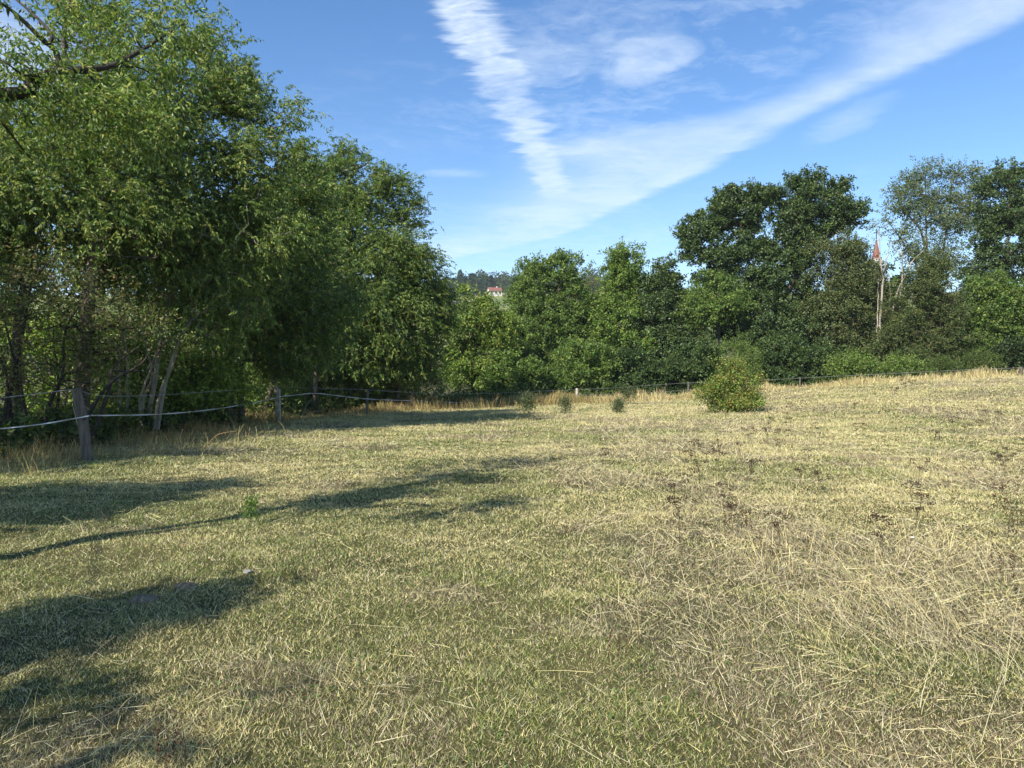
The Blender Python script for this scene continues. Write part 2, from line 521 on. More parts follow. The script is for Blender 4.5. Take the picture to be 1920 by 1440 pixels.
def make_verge():
    """uncut dry grass along and under the fence"""
    segs = [((-16, 12.6), (-7.9, 14.0), 9000, .30), ((-8.0, 14.4), (-9.3, 26.0), 8000, .42), ((-9.2, 26), (-7.6, 31), 5000, .42),
            ((-7.6, 31), (-5.2, 36), 8000, .36), ((-5.2, 36), (4, 43.6), 26000, .55), ((4, 43.6), (10, 45.6), 15000, .60),
            ((10, 45.6), (15, 44.6), 9000, .48), ((15, 44.6), (31, 42), 15000, .42)]
    Ps, Ls, Cs, Az = [], [], [], []
    for (a, b, n, h) in segs:
        a, b = np.array(a, float), np.array(b, float)
        t = RS.rand(n, 1); p = a + (b - a) * t
        nrm = np.array([-(b - a)[1], (b - a)[0]]) / np.linalg.norm(b - a)
        p = p + nrm * (RS.randn(n, 1) * 1.0 + .3)
        g = F1(p[:, 0] + 33, p[:, 1] + 33, 1.3, 3)
        Ps.append(p); Ls.append(h * (.2 + .9 * RS.rand(n) ** 1.8) * np.clip(.1 + 2.6 * (g - .28), .12, 1.7))
        c = np.where((RS.rand(n) < .72)[:, None], STRAW * .95, BROWN * 1.3)
        c = np.where((RS.rand(n) < .16)[:, None], RUST * 1.2, c)
        c = np.where((RS.rand(n) < .14)[:, None], OLIVE * .8, c)
        if a[0] < -5: c = c * np.array([.66, .62, .52])  # shade of the wood edge painted into the left verge colours
        Cs.append(c * (.65 + .5 * RS.rand(n, 1)))
    p = np.concatenate(Ps); L = np.concatenate(Ls); C = np.concatenate(Cs); n = len(p)
    y = p[:, 1]
    w = (.0035 + .003 * RS.rand(n)) * np.maximum(1, y / 9.0) ** .8
    az = F3(p[:, 0] + 30, y + 30, 1.5, 2) * 12 + RS.randn(n) * .8
    V, Fq, C = ribbons(np.stack([p[:, 0], y, H(p[:, 0], y)], 1), az, L, w, .05 + .35 * RS.rand(n), .1 + .9 * RS.rand(n) ** 2, C, seg=3, tip=.5)
    o = make_mesh('tall_dry_grass', V, [Fq], M_DRY, C)
    tag(o, 'uncut tall dry grass growing along the wire fence', 'tall grass', kind='stuff')


make_verge()

# ------------------------------------------------------------------ trees
BARK = rough_mat('grey_brown_bark', (.05, .042, .032), (.15, .125, .095), 9, stretch=(1, 1, .25), bump=.6)
BARK_PALE = rough_mat('pale_smooth_bark', (.14, .12, .09), (.34, .30, .23), 7, stretch=(1, 1, .3), bump=.4)
BARK_DARK = rough_mat('shaded_limb_bark', (.022, .018, .015), (.07, .058, .045), 20, stretch=(1, 1, 1), bump=.6)  # bark colour darkened so the limb looks backlit
BARK_DEAD = rough_mat('bleached_dead_wood', (.20, .17, .14), (.42, .37, .31), 6, stretch=(1, 1, .3), bump=.4)
LM_ASH = leaf_mat('narrow_leaf', .30, .48, .35)
LM_OAK = leaf_mat('oak_leaf', .22, .45, .45)
LM_BUSH = leaf_mat('shrub_leaf', .35, .5, .35)
LM_FAR = leaf_mat('far_foliage', .15, .8, .1)


def tubes(A, B, ra, rb, k=5):
    """separate tapered prisms from A to B"""
    ax = unit(B - A)
    ref = np.where(np.abs(ax[:, 2:3]) > .9, np.array([1., 0, 0]), np.array([0, 0, 1.]))
    s = unit(np.cross(ax, ref)); t = np.cross(ax, s)
    V = []
    for e, (Q, r) in enumerate(((A, ra), (B, rb))):
        for j in range(k):
            th = 2 * math.pi * j / k
            V.append(Q + (s * math.cos(th) + t * math.sin(th)) * r[:, None])
    V = np.stack(V, 1).reshape(-1, 3)
    base = (np.arange(len(A)) * 2 * k)[:, None]
    Fq = np.concatenate([base + np.array([[j, (j + 1) % k, k + (j + 1) % k, k + j]]) for j in range(k)], 0)
    return V, Fq


def polytube(P, r, k=10, rough=0.0, seed=0):
    """one continuous tapering tube through the points"""
    rs = np.random.RandomState(seed)
    P = np.asarray(P, float); n = len(P)
    T = unit(np.gradient(P, axis=0))
    ref = np.array([1., 0, 0]) if abs(T[0, 2]) > .7 else np.array([0, 0, 1.])
    V = []
    for i in range(n):
        s = unit(np.cross(T[i], ref)); t = np.cross(T[i], s)
        for j in range(k):
            th = 2 * math.pi * j / k
            q = r[i] * (1 + rough * (rs.rand() - .5))
            V.append(P[i] + (s * math.cos(th) + t * math.sin(th)) * q)
    V = np.array(V)
    Fq = np.array([[i * k + j, i * k + (j + 1) % k, (i + 1) * k + (j + 1) % k, (i + 1) * k + j] for i in range(n - 1) for j in range(k)])
    c = len(V); V = np.vstack([V, P[0], P[-1]])
    Ft = np.array([[c, (j + 1) % k, j] for j in range(k)] + [[c + 1, (n - 1) * k + j, (n - 1) * k + (j + 1) % k] for j in range(k)])
    return V, Fq, Ft


def smooth_line(P, m):
    P = np.asarray(P, float)
    n = len(P)
    t = np.linspace(0, n - 1, m)
    out = []
    for tt in t:
        i = min(int(tt), n - 2); f = tt - i
        p0, p1, p2, p3 = P[max(i - 1, 0)], P[i], P[i + 1], P[min(i + 2, n - 1)]
        out.append(.5 * ((2 * p1) + (-p0 + p2) * f + (2 * p0 - 5 * p1 + 4 * p2 - p3) * f * f + (-p0 + 3 * p1 - 3 * p2 + p3) * f ** 3))
    return np.array(out)


def leaves(Pc, axis, L, W, colr, rs):
    """diamond leaves at Pc along axis"""
    n = len(Pc)
    q = unit(np.cross(axis, rs.randn(n, 3)))
    up = np.cross(axis, q)
    mid = Pc + axis * (L * .45)[:, None]
    fold = up * (W * .18)[:, None]
    V = np.stack([Pc, mid + q * (W / 2)[:, None] + fold, Pc + axis * L[:, None], mid - q * (W / 2)[:, None] + fold], 1).reshape(-1, 3)
    b = (np.arange(n) * 4)[:, None]
    return V, b + np.array([[0, 1, 2, 3]]), np.repeat(colr, 4, 0)


SPECIES = {
    # pal: list of leaf colours; L, W leaf size; droop; spray length; spray count per cluster; leaflets per spray
    'ash': dict(pal=[(.085, .135, .026), (.125, .175, .035), (.22, .25, .06), (.06, .10, .022)], L=.105, W=.038, droop=.6, sl=.36, ns=8, nl=13, spread=.20),
    'ash_dark': dict(pal=[(.065, .115, .022), (.10, .155, .03), (.19, .225, .05), (.045, .08, .018)], L=.13, W=.048, droop=.55, sl=.42, ns=7, nl=13, spread=.24),
    'oak': dict(pal=[(.038, .068, .018), (.055, .09, .022), (.085, .125, .03), (.028, .052, .016)], L=.17, W=.12, droop=.0, sl=.22, ns=7, nl=12, spread=.20),
    'maple': dict(pal=[(.075, .125, .025), (.11, .165, .032), (.15, .20, .042), (.055, .095, .02)], L=.17, W=.11, droop=.25, sl=.34, ns=7, nl=12, spread=.24),
    'lime': dict(pal=[(.085, .12, .045), (.12, .15, .06), (.06, .09, .03), (.15, .17, .09)], L=.15, W=.10, droop=.35, sl=.42, ns=6, nl=9, spread=.36),
    'olive': dict(pal=[(.060, .085, .024), (.09, .115, .03), (.045, .07, .02), (.115, .12, .04)], L=.14, W=.08, droop=.2, sl=.3, ns=7, nl=12, spread=.24),
    'brown': dict(pal=[(.10, .12, .035), (.14, .15, .05), (.075, .10, .03), (.16, .12, .06)], L=.12, W=.055, droop=.3, sl=.36, ns=6, nl=9, spread=.4),
    'shrub': dict(pal=[(.09, .14, .03), (.14, .20, .04), (.06, .10, .022), (.18, .235, .06)], L=.085, W=.05, droop=.15, sl=.26, ns=7, nl=12, spread=.28),
    'hazel': dict(pal=[(.12, .18, .035), (.17, .235, .05), (.08, .12, .025), (.10, .14, .03)], L=.12, W=.09, droop=.25, sl=.3, ns=6, nl=10, spread=.34),
}


def make_crown(nodes, sp, rs, centre, dens=1.0, lscale=1.0, tint=(1, 1, 1)):
    s = SPECIES[sp]
    n = len(nodes)
    ns = max(2, int(s['ns'] * dens)); nl = s['nl']
    c0 = np.repeat(nodes, ns, 0)
    out = unit(c0 - centre)
    dirs = unit(out * .7 + rs.randn(len(c0), 3) * .75 + np.array([0, 0, .25]))
    start = c0 + rs.randn(len(c0), 3) * s['spread'] * np.array([1, 1, .75])
    t = np.tile(np.linspace(.1, 1, nl), len(c0))[:, None]
    S = np.repeat(start, nl, 0); D = np.repeat(dirs, nl, 0)
    sl = s['sl'] * (.6 + .8 * rs.rand(len(c0)))
    SL = np.repeat(sl, nl)[:, None]
    P = S + D * SL * t - np.array([0, 0, 1.]) * SL * t * t * s['droop'] * .55
    m = len(P)
    side = unit(np.cross(D, np.array([0, 0, 1.])) + 1e-4)
    sg = np.tile(np.where(np.arange(nl) % 2, 1., -1.), len(c0))[:, None]
    if s['droop'] > .5:
        ax = unit(D * .35 + side * sg * .55 + np.array([0, 0, -1.]) * s['droop'] * 1.1 + rs.randn(m, 3) * .30)
    else:
        P = P + rs.randn(m, 3) * .07
        ax = unit(D * .5 + side * sg * .5 + np.array([0, 0, -1.]) * s['droop'] + rs.randn(m, 3) * .7)
    pal = np.array(s['pal']) * np.array(tint)
    spr = rs.randint(0, len(pal), len(c0))
    # colour changes softly from spray to spray and leaf to leaf
    ci = np.where(rs.rand(m) < .6, np.repeat(spr, nl), rs.randint(0, len(pal), m))
    C = pal[ci] * 1.2 * (.7 + .6 * rs.rand(m, 1)) * (1 + .08 * rs.randn(m, 3))
    L = s['L'] * (.65 + .6 * rs.rand(m)) * lscale; W = s['W'] * (.7 + .5 * rs.rand(m)) * lscale
    V, Fq, C = leaves(P, ax, L, W, np.clip(C, .01, 1), rs)
    return V, Fq, C


def grow(trunk_pts, trunk_r, P, rs, wiggle=.12):
    """join the cluster points P to the trunk nodes; returns edges as (A,B,ra,rb)"""
    TP = np.asarray(trunk_pts); nt_ = len(TP)
    P = P[np.argsort(np.min(np.linalg.norm(P[:, None] - TP[None], axis=2), axis=1))]
    N = np.vstack([TP, P]); n = len(N)
    par = np.full(n, -1); path = np.zeros(n)
    par[1:nt_] = np.arange(nt_ - 1)
    for i in range(nt_, n):
        d = np.linalg.norm(N[:i] - N[i], axis=1)
        rise = N[:i, 2] - N[i, 2]
        cost = d + .22 * path[:i] + .45 * np.maximum(rise, 0)
        cost[:max(1, nt_ // 5)] += 3.0
        j = int(np.argmin(cost)); par[i] = j; path[i] = path[j] + d[j]
    w = np.ones(n)
    for i in range(n - 1, nt_ - 1, -1): w[par[i]] += w[i]
    r = np.zeros(n)
    r[nt_:] = .007 * w[nt_:] ** .47
    r[:nt_] = trunk_r
    idx = np.arange(nt_, n)
    pr = par[idx]
    rp = np.where(pr < nt_, np.minimum(r[pr] * .75, r[idx] * 1.35), np.minimum(r[pr], r[idx] * 1.5))
    A, B = N[pr], N[idx]
    mid = (A + B) / 2 + rs.randn(len(A), 3) * wiggle * np.linalg.norm(A - B, axis=1)[:, None] + np.array([0, 0, -.04]) * np.linalg.norm(A - B, axis=1)[:, None]
    rm = (rp + r[idx]) / 2
    AA = np.vstack([A, mid]); BB = np.vstack([mid, B])
    return AA, BB, np.concatenate([rp, rm]), np.concatenate([rm, r[idx]])


def blob_points(blobs, n, rs, shell=.72, rc=.55, per=6):
    """cluster points in ellipsoids (cx,cy,cz,rx,ry,rz): small domed clumps spread over and through each of them"""
    vol = np.array([b[3] * b[4] * b[5] for b in blobs]) ** .72
    cnt = np.maximum(4, (n * vol / vol.sum()).astype(int))
    out = []
    for b, k in zip(blobs, cnt):
        b3 = np.array(b[3:6]) * np.array([1, 1, 1.18])
        R3 = np.maximum(b3 - rc * .6, b3 * .5)
        k1 = int(k * .6); m = max(1, int(round(k1 / per)))
        v = unit(rs.randn(m, 3)); r = np.where(rs.rand(m, 1) < .7, shell + (1.12 - shell) * rs.rand(m, 1), rs.rand(m, 1) ** .5)
        c = np.array(b[:3]) + v * r * R3
        q = rs.randn(m, per, 3); q[:, :, 2] = np.abs(q[:, :, 2]) * 1.0 - .45
        rr = rc * (.35 + .8 * rs.rand(m, 1, 1))
        q = unit(q) * rr * np.array([1.1, 1.1, .95])
        out.append((c[:, None] + q).reshape(-1, 3))
        k2 = max(2, k - k1)
        v = unit(rs.randn(k2, 3)); out.append(np.array(b[:3]) + v * (rs.rand(k2, 1) ** .4) * b3 * 1.08)
    return np.vstack(out)


def tree(name, label, cat, trunks, blobs, sp, n, seed, bark=BARK, leaf=LM_ASH, dens=1.0, tr=.22, group=None, lscale=1.0, gapn=0.0, rc=.55, tint=(1, 1, 1)):
    """trunks: list of world polylines; blobs: world ellipsoids"""
    rs = np.random.RandomState(seed)
    base = np.array(trunks[0][0], float)
    root = empty(name, base)
    tag(root, label, cat, group)
    P = blob_points(blobs, n, rs, rc=rc)
    P = P[P[:, 2] > H(P[:, 0], P[:, 1]) + min(.25, rc * .3)]
    if gapn:
        g = F1(P[:, 0] * 1.0 + 60, P[:, 2] + P[:, 1] * .3 + 60, 1.9, 2)
        P = P[g > gapn]
    AA, BB, RA, RB = [], [], [], []
    Vt, F4, F3_, off = [], [], [], 0
    lines = []
    for q, tp in enumerate(trunks):
        L = smooth_line(tp, 14)
        rr = tr * (1 - .82 * np.linspace(0, 1, len(L)) ** .9) * (1 if q == 0 else .7)
        rr[0] *= 1.25
        V, a, b = polytube(L, rr, 8, .18, seed + q)
        Vt.append(V); F4.append(a + off); F3_.append(b + off); off += len(V)
        lines.append((L, rr))
    # share out cluster points between the trunks
    own = np.argmin(np.stack([np.min(np.linalg.norm(P[:, None] - L[None], axis=2), axis=1) for L, _ in lines]), axis=0)
    for q, (L, rr) in enumerate(lines):
        Q = P[own == q]
        if len(Q) == 0: continue
        A, B, ra, rb = grow(L, rr, Q, rs)
        AA.append(A); BB.append(B); RA.append(ra); RB.append(rb)
    if AA:
        V, a = tubes(np.vstack(AA), np.vstack(BB), np.concatenate(RA), np.concatenate(RB), 4)
        Vt.append(V); F4.append(a + off); off += len(V)
    t = make_mesh('trunk', np.vstack(Vt), [np.vstack(F4), np.vstack(F3_)], bark, parent=root, smooth=True, origin=base)
    cen = P.mean(0)
    V, a, C = make_crown(P, sp, rs, cen, dens, lscale, tint)
    make_mesh('crown', V, [a], leaf, C, parent=root, origin=base)
    return root


def pb(px, py, d, rx, rz, ry=None, dd=0):
    """ellipsoid from picture place and half sizes in pixels, at depth d + dd"""
    c = at(px, py, d + dd); k = (d + dd) / FPX
    return (c[0], c[1], c[2], rx * k, (ry if ry else max(rx, rz) * k * .8), rz * k)


def pl(pts, d, ground=True):
    """a trunk line from picture points at depth d (or own depth)"""
    L = [at(p[0], p[1], p[2] if len(p) > 2 else d) for p in pts]
    if ground: L[0][2] = H(L[0][0], L[0][1]) - .15
    return L


# ---- the near tree: only its leaning limb reaches into the picture
def shade(px, py, z):
    """the point at height z whose shadow falls on the ground at this place of the photograph"""
    d = EYE * FPX / (py - 700.0)
    x = (px - 960) / FPX * d
    k = z / math.tan(R(SUN_E))
    return np.array([x - k * math.sin(R(SUN_A)), d - k * math.cos(R(SUN_A)), z])


def near_tree():
    rs = np.random.RandomState(5)
    limb = [np.array([-7.7, 2.3, -.2]), np.array([-7.45, 2.75, .9]), shade(-90, 1060, 2.0), shade(150, 1015, 2.75), shade(420, 968, 3.45), at(0, 178, 7.0), at(60, 152, 7.3),
            at(115, 133, 7.6), at(200, 126, 7.9), at(262, 96, 8.2), at(300, 72, 8.4), at(345, 45, 8.7)]
    rl = np.interp(np.linspace(0, 1, 60), [0, .12, .3, .5, .7, .85, 1], [.17, .12, .085, .055, .033, .019, .006])
    root = empty('near_tree', limb[0]); tag(root, 'tree whose dark bare limb reaches in from the upper left corner', 'tree')
    Vt, F4, F3_, off = [], [], [], 0
    twig_nodes = []
    subs = [(limb, rl, 60)]
    def sub(pts, r0, m=14):
        subs.append((pts, np.linspace(r0, .006, m), m))
    sub([at(113, 134, 7.6), at(104, 95, 7.6), at(80, 75, 7.5), at(50, 45, 7.4), at(20, 18, 7.3), at(-10, -2, 7.2), at(-60, -40, 7.1)], .034)
    sub([at(92, 84, 7.55), at(97, 66, 7.6), at(78, 42, 7.7), at(50, 16, 7.8), at(24, -6, 7.9), at(0, -30, 8)], .022)
    sub([at(72, 149, 7.35), at(60, 141, 7.2), at(42, 140, 7.1), at(15, 120, 7.0), at(-10, 105, 7)], .014)
    sub([at(150, 128, 7.75), at(175, 150, 7.8), at(195, 175, 7.9), at(215, 205, 8)], .014)
    sub([at(215, 124, 7.95), at(240, 125, 8.1), at(265, 128, 8.3), at(285, 140, 8.4)], .014)
    sub([at(0, 225, 7.2), at(20, 250, 7.3), at(35, 270, 7.4), at(60, 300, 7.5)], .013)
    sub([at(-60, 290, 6.6), at(-10, 228, 7.0), at(0, 180, 7.1)], .02)
    for P_, r_, m in subs:
        L = smooth_line(P_, m); V, a, b = polytube(L, r_, 8, .15, 3)
        Vt.append(V); F4.append(a + off); F3_.append(b + off); off += len(V)
        twig_nodes.append(L)
    # the upright part of the tree and its crown left of the picture
    up = [np.array([-7.55, 2.6, .8]), np.array([-7.9, 2.4, 2.4]), np.array([-8.1, 2.2, 4.2]), np.array([-8.0, 2.0, 6.2])]
    L = smooth_line(up, 12); V, a, b = polytube(L, np.linspace(.12, .04, 12), 8, .15, 4)
    Vt.append(V); F4.append(a + off); F3_.append(b + off); off += len(V)
    N = np.vstack([twig_nodes[0][22:], *twig_nodes[1:]])
    # leaf clusters close to the limb
    cl = []
    for _ in range(46):
        q = N[rs.randint(len(N))]
        cl.append(q + rs.randn(3) * np.array([.22, .25, .28]) + np.array([.05, .45, .04]))
    for (px, py, d, r, k) in [(30, 130, 7.2, .18, 7), (15, 190, 7, .2, 9), (60, 50, 7.9, .22, 5), (150, 60, 7.9, .35, 26), (220, 80, 8.1, .35, 26), (290, 60, 8.5, .25, 12), (340, 48, 8.7, .12, 4),
                              (150, 190, 7.9, .35, 18), (230, 170, 8.2, .35, 16), (60, 240, 7.4, .35, 14)]:
        for _ in range(int(k * .5)): cl.append(at(px, py, d + .5) + rs.randn(3) * r)
    # the crown whose shade lies over the grass at lower left
    shb = [(60, 935, 6.2, 1.15, .35, 38), (240, 925, 6.4, 1.0, .35, 30), (370, 910, 6.0, .6, .25, 12), (120, 955, 6.0, .8, .25, 16), (0, 965, 5.6, .5, .2, 6),
           (60, 1172, 5.2, .30, .08, 9), (170, 1150, 5.2, .30, .08, 8), (290, 1128, 5.3, .26, .06, 6), (385, 1112, 5.3, .08, .05, 2), (-30, 1200, 4.8, .2, .1, 5),
           (0, 1320, 4.6, .06, .05, 2), (65, 1290, 4.6, .05, .05, 1), (240, 1395, 4.3, .04, .05, 1), (110, 1432, 4.2, .06, .06, 1),
           (885, 900, 4.05, .25, .12, 9), (920, 945, 4.5, .15, .12, 3), (720, 925, 4.2, .35, .05, 7), (790, 962, 4.1, .12, .08, 2), (610, 945, 4.0, .3, .05, 5)]
    for (px, py, z, r, rz, k) in shb:
        c = shade(px, py, z)
        for _ in range(int(k * 3.0)):
            cl.append(c + unit(rs.randn(1, 3))[0] * (rs.rand() ** .5) * np.array([r, r * 1.3, rz]))
    LL = twig_nodes[0]
    for _ in range(16):
        q = LL[rs.randint(48, 60)]; cl.append(q + rs.randn(3) * .14)
    for _ in range(34):
        q = LL[rs.randint(22, 34)]; cl.append(q + rs.randn(3) * .05)
    cl = np.array(cl)
    TP = np.vstack([L, twig_nodes[0][:22], twig_nodes[0][22:]]); tr_ = np.concatenate([np.linspace(.12, .04, 12), rl])
    # simple limbs out to every cluster
    order = np.argsort(np.min(np.linalg.norm(cl[:, None] - TP[None], axis=2), axis=1)); cl = cl[order]
    nodes = list(TP); rad = list(tr_); A, B, ra, rb = [], [], [], []
    for c in cl:
        arr = np.array(nodes); j = int(np.argmin(np.linalg.norm(arr - c, axis=1)))
        A.append(arr[j]); B.append(c); r0 = min(rad[j] * .6, .02); ra.append(r0); rb.append(r0 * .5); nodes.append(c); rad.append(max(r0 * .8, .006))
    V, a = tubes(np.array(A), np.array(B), np.array(ra), np.array(rb), 4)
    Vt.append(V); F4.append(a + off)
    make_mesh('trunk', np.vstack(Vt), [np.vstack(F4), np.vstack(F3_)], BARK_DARK, parent=root, smooth=True, origin=limb[0])
    seen = (np.abs(cl[:, 0] / np.maximum(cl[:, 1], .1)) < .72) & (cl[:, 1] > 0)
    c0 = cl.mean(0) - np.array([0, 0, 2.])
    V1, a1, C1 = make_crown(cl[seen], 'ash', rs, c0, .8, .62)
    V2, a2, C2 = make_crown(cl[~seen], 'ash', rs, c0, 1.1, 1.0)
    make_mesh('crown', np.vstack([V1, V2]), [np.vstack([a1, a2 + len(V1)])], LM_ASH, np.vstack([C1, C2]), parent=root, origin=limb[0])


near_tree()

# ---- the left wood edge, from near to far
tree('roadside_tree', 'tallest yellow-green tree at the left edge, crown cut by the top of the photo', 'tree',
     [pl([(150, 800), (158, 640), (175, 480), (150, 300), (120, 120), (130, -60)], 18.5), pl([(40, 800), (30, 640), (60, 420), (20, 250), (-40, 60)], 18.5)],
     [pb(175, 100, 18.5, 60, 80), pb(245, 25, 18.5, 52, 75), pb(120, 15, 18.5, 25, 25), pb(60, 310, 18, 120, 100), pb(220, 230, 18.5, 110, 120), pb(-120, 320, 18.5, 110, 100), pb(140, 400, 18.5, 180, 120), pb(-60, 420, 18, 140, 150)],
     'ash', 1250, 21, tr=.2, dens=.95, gapn=.24)
tree('pale_stemmed_tree', 'tree with pale crooked stems rising behind the weathered leaning post', 'tree',
     [pl([(268, 800), (290, 720), (300, 640), (318, 560), (340, 470), (352, 400), (360, 250), (390, 120)], 20.5), pl([(285, 800), (300, 735), (322, 690), (345, 620), (375, 560), (420, 470)], 20.4),
      pl([(262, 800), (270, 745), (285, 700), (262, 600), (240, 480)], 20.7), pl([(275, 800), (262, 760), (272, 720), (284, 690), (300, 640), (330, 560)], 20.3), pl([(238, 800), (240, 720), (236, 640), (225, 540)], 20.6),
      pl([(292, 800), (310, 720), (335, 640), (372, 590), (425, 570)], 20.1), pl([(226, 800), (224, 700), (232, 600), (228, 500)], 21.4)],
     [pb(385, 85, 20.5, 30, 38), pb(340, 110, 20.5, 45, 50), pb(430, 145, 20.5, 48, 50), pb(360, 200, 20.5, 95, 80), pb(460, 225, 20.5, 58, 70), pb(330, 330, 20.5, 150, 110), pb(470, 330, 20.5, 75, 85),
      pb(540, 222, 20.5, 20, 28), pb(525, 285, 20.5, 36, 42), pb(300, 450, 20.5, 160, 90), pb(480, 440, 20.5, 90, 70), pb(390, 560, 20.8, 110, 70)],
     'ash', 1500, 22, bark=BARK_PALE, tr=.075, dens=.95, gapn=.24)
tree('arching_tree', 'dark crowned tree behind the mossy fence post, drooping narrow leaves', 'tree',
     [pl([(432, 790), (430, 700), (440, 600), (480, 480), (520, 380)], 25), pl([(408, 790), (400, 700), (385, 640), (350, 560)], 25.2), pl([(490, 785), (520, 690), (545, 600), (560, 500)], 29), pl([(388, 790), (392, 720), (410, 650), (440, 600)], 24.6), pl([(455, 790), (450, 700), (470, 640), (500, 590)], 25.4), pl([(590, 790), (592, 700), (600, 620)], 33)],
     [pb(500, 500, 25, 110, 95), pb(560, 400, 25.5, 70, 90), pb(430, 585, 25, 100, 60), pb(560, 585, 25.5, 120, 80), pb(400, 480, 26, 90, 90), pb(540, 670, 27, 80, 30), pb(570, 345, 26, 38, 50)],
     'ash_dark', 1000, 23, tr=.2, dens=1.0, gapn=.2)
tree('rounded_tree', 'broad rounded tree filling the middle left, its top lower than its neighbours', 'tree',
     [pl([(690, 785), (685, 700), (670, 600), (660, 480), (655, 330)], 36), pl([(745, 780), (750, 690), (770, 600), (750, 470)], 36)],
     [pb(648, 305, 36, 45, 34), pb(725, 360, 36, 52, 40), pb(640, 400, 36, 85, 80), pb(740, 450, 36, 68, 60), pb(690, 510, 35, 110, 80), pb(780, 530, 36, 62, 60), pb(815, 590, 36, 45, 55), pb(700, 600, 35, 110, 70),
      pb(640, 660, 35, 100, 50), pb(770, 665, 36, 62, 45), pb(610, 560, 35, 60, 90), pb(770, 375, 36, 22, 24)],
     'ash_dark', 2500, 24, tr=.22, dens=1.0, gapn=.2)
tree('inner_tree', 'shaded tree standing deeper in the wood between the two tall ash crowns', 'tree',
     [pl([(560, 780), (560, 600), (570, 400), (580, 300)], 37)],
     [pb(595, 330, 37, 40, 36), pb(560, 430, 37, 100, 85), pb(640, 540, 37, 110, 100), pb(540, 600, 37, 120, 90), pb(520, 700, 36, 120, 60), pb(660, 700, 36, 100, 55)],
     'ash_dark', 900, 25, tr=.2, gapn=.1, lscale=1.3)
tree('inner_tree', 'dim green tree deep in the wood behind the pale crooked stems', 'tree',
     [pl([(200, 790), (190, 600), (200, 400), (210, 250)], 29)],
     [pb(200, 300, 29, 160, 130), pb(120, 480, 29, 170, 110), pb(320, 500, 29, 130, 110), pb(200, 620, 29, 200, 70), pb(20, 600, 28, 130, 90)],
     'ash_dark', 1000, 26, tr=.2, gapn=.15, lscale=1.2)
tree('thicket', 'tangled brownish green thicket left of the weathered leaning post', 'shrub',
     [pl([(20, 840), (18, 740), (40, 640), (60, 520)], 17), pl([(50, 840), (45, 760), (20, 650), (0, 560)], 17), pl([(130, 830), (170, 770), (210, 715), (262, 685), (280, 660)], 16.5), pl([(160, 790), (205, 730), (212, 690), (260, 650)], 16.6), pl([(75, 840), (92, 760), (118, 700), (122, 620), (160, 560)], 17.2), pl([(0, 840), (10, 770), (12, 700), (-20, 640)], 16.8), pl([(90, 840), (110, 740), (100, 640)], 17.5)],
     [pb(40, 560, 17, 110, 70), pb(130, 600, 17.4, 100, 70), pb(40, 690, 17, 90, 60), pb(140, 720, 17.6, 90, 50), pb(-60, 640, 17, 90, 100), pb(230, 640, 18, 90, 60)],
     'brown', 400, 27, bark=BARK_DARK, tr=.085, leaf=LM_BUSH, dens=.8, lscale=.75, gapn=.36)
for k, (px, py, d, rx, ry_, lab) in enumerate([
        (90, 690, 22, 130, 70, 'light green undergrowth bush seen through the stems at far left'), (230, 700, 23, 100, 60, 'bright leafy bush behind the weathered leaning post'),
        (350, 720, 24, 90, 45, 'sunlit green bush right of the pale crooked stems'), (470, 730, 30, 80, 40, 'dim bush behind the mossy fence post'),
        (620, 715, 36, 90, 45, 'dark low bush under the rounded tree'), (740, 715, 37, 80, 45, 'dark green bush at the foot of the rounded tree, near the far corner posts')]):
    tree('undergrowth_bush', lab, 'bush', [pl([(px, py + ry_ + 25), (px + 5, py), (px, py - ry_ * .6)], d), pl([(px + 25, py + ry_ + 22), (px + 40, py), (px + 45, py - ry_ * .5)], d)],
         [pb(px, py, d, rx, ry_), pb(px - rx * .4, py + ry_ * .4, d, rx * .7, ry_ * .6), pb(px + rx * .4, py - ry_ * .2, d, rx * .6, ry_ * .7)],
         'hazel' if k in (0, 1, 2) else 'shrub', 260, 40 + k, tr=.05, leaf=LM_BUSH, group='bushes under the left wood', gapn=.3, lscale=1.1, tint=(1.35, 1.3, 1.1) if k < 3 else (1, 1, 1))  # raised leaf tint paints backlight into the first three bushes

# ---- middle
tree('young_tree', 'slim light green tree with a visible forked dark trunk, left of the broad middle tree', 'tree',
     [pl([(893, 755), (890, 700), (893, 620), (897, 540)], 50), pl([(893, 745), (905, 690), (930, 640), (950, 600)], 50), pl([(891, 740), (880, 690), (860, 630)], 50)],
     [pb(905, 592, 50, 44, 22), pb(880, 615, 50, 50, 28), pb(935, 625, 50, 40, 36), pb(860, 655, 50, 38, 30), pb(925, 680, 50, 42, 34), pb(870, 700, 50, 45, 22), pb(872, 556, 50, 5, 12), pb(908, 556, 50, 6, 14)],
     'maple', 480, 51, tr=.13, dens=.8, gapn=.3, tint=(1.3, 1.2, 1.0), rc=.4)
tree('middle_tree', 'broad tree with a feathery flat top in the centre of the tree line', 'tree',
     [pl([(1040, 745), (1040, 640), (1045, 560), (1060, 500)], 56), pl([(1010, 745), (1000, 640), (990, 540)], 56)],
     [pb(1000, 512, 56, 34, 20), pb(1060, 505, 56, 42, 24), pb(1030, 545, 56, 60, 34), pb(988, 565, 56, 30, 30), pb(1030, 600, 56, 75, 40), pb(1085, 580, 56, 40, 45), pb(985, 640, 55, 55, 40), pb(1060, 660, 55, 65, 45), pb(1000, 700, 55, 60, 35), pb(1060, 715, 54, 50, 28)],
     'maple', 1050, 52, tr=.2, gapn=.26, tint=(1.0, 1.0, 1))
tree('faded_tree', 'thin brown-tinged tree behind the broad middle tree', 'tree',
     [pl([(1110, 740), (1112, 600), (1105, 530)], 62)], [pb(1110, 555, 62, 38, 30), pb(1120, 595, 62, 40, 35)], 'brown', 130, 53, tr=.12, gapn=.35)
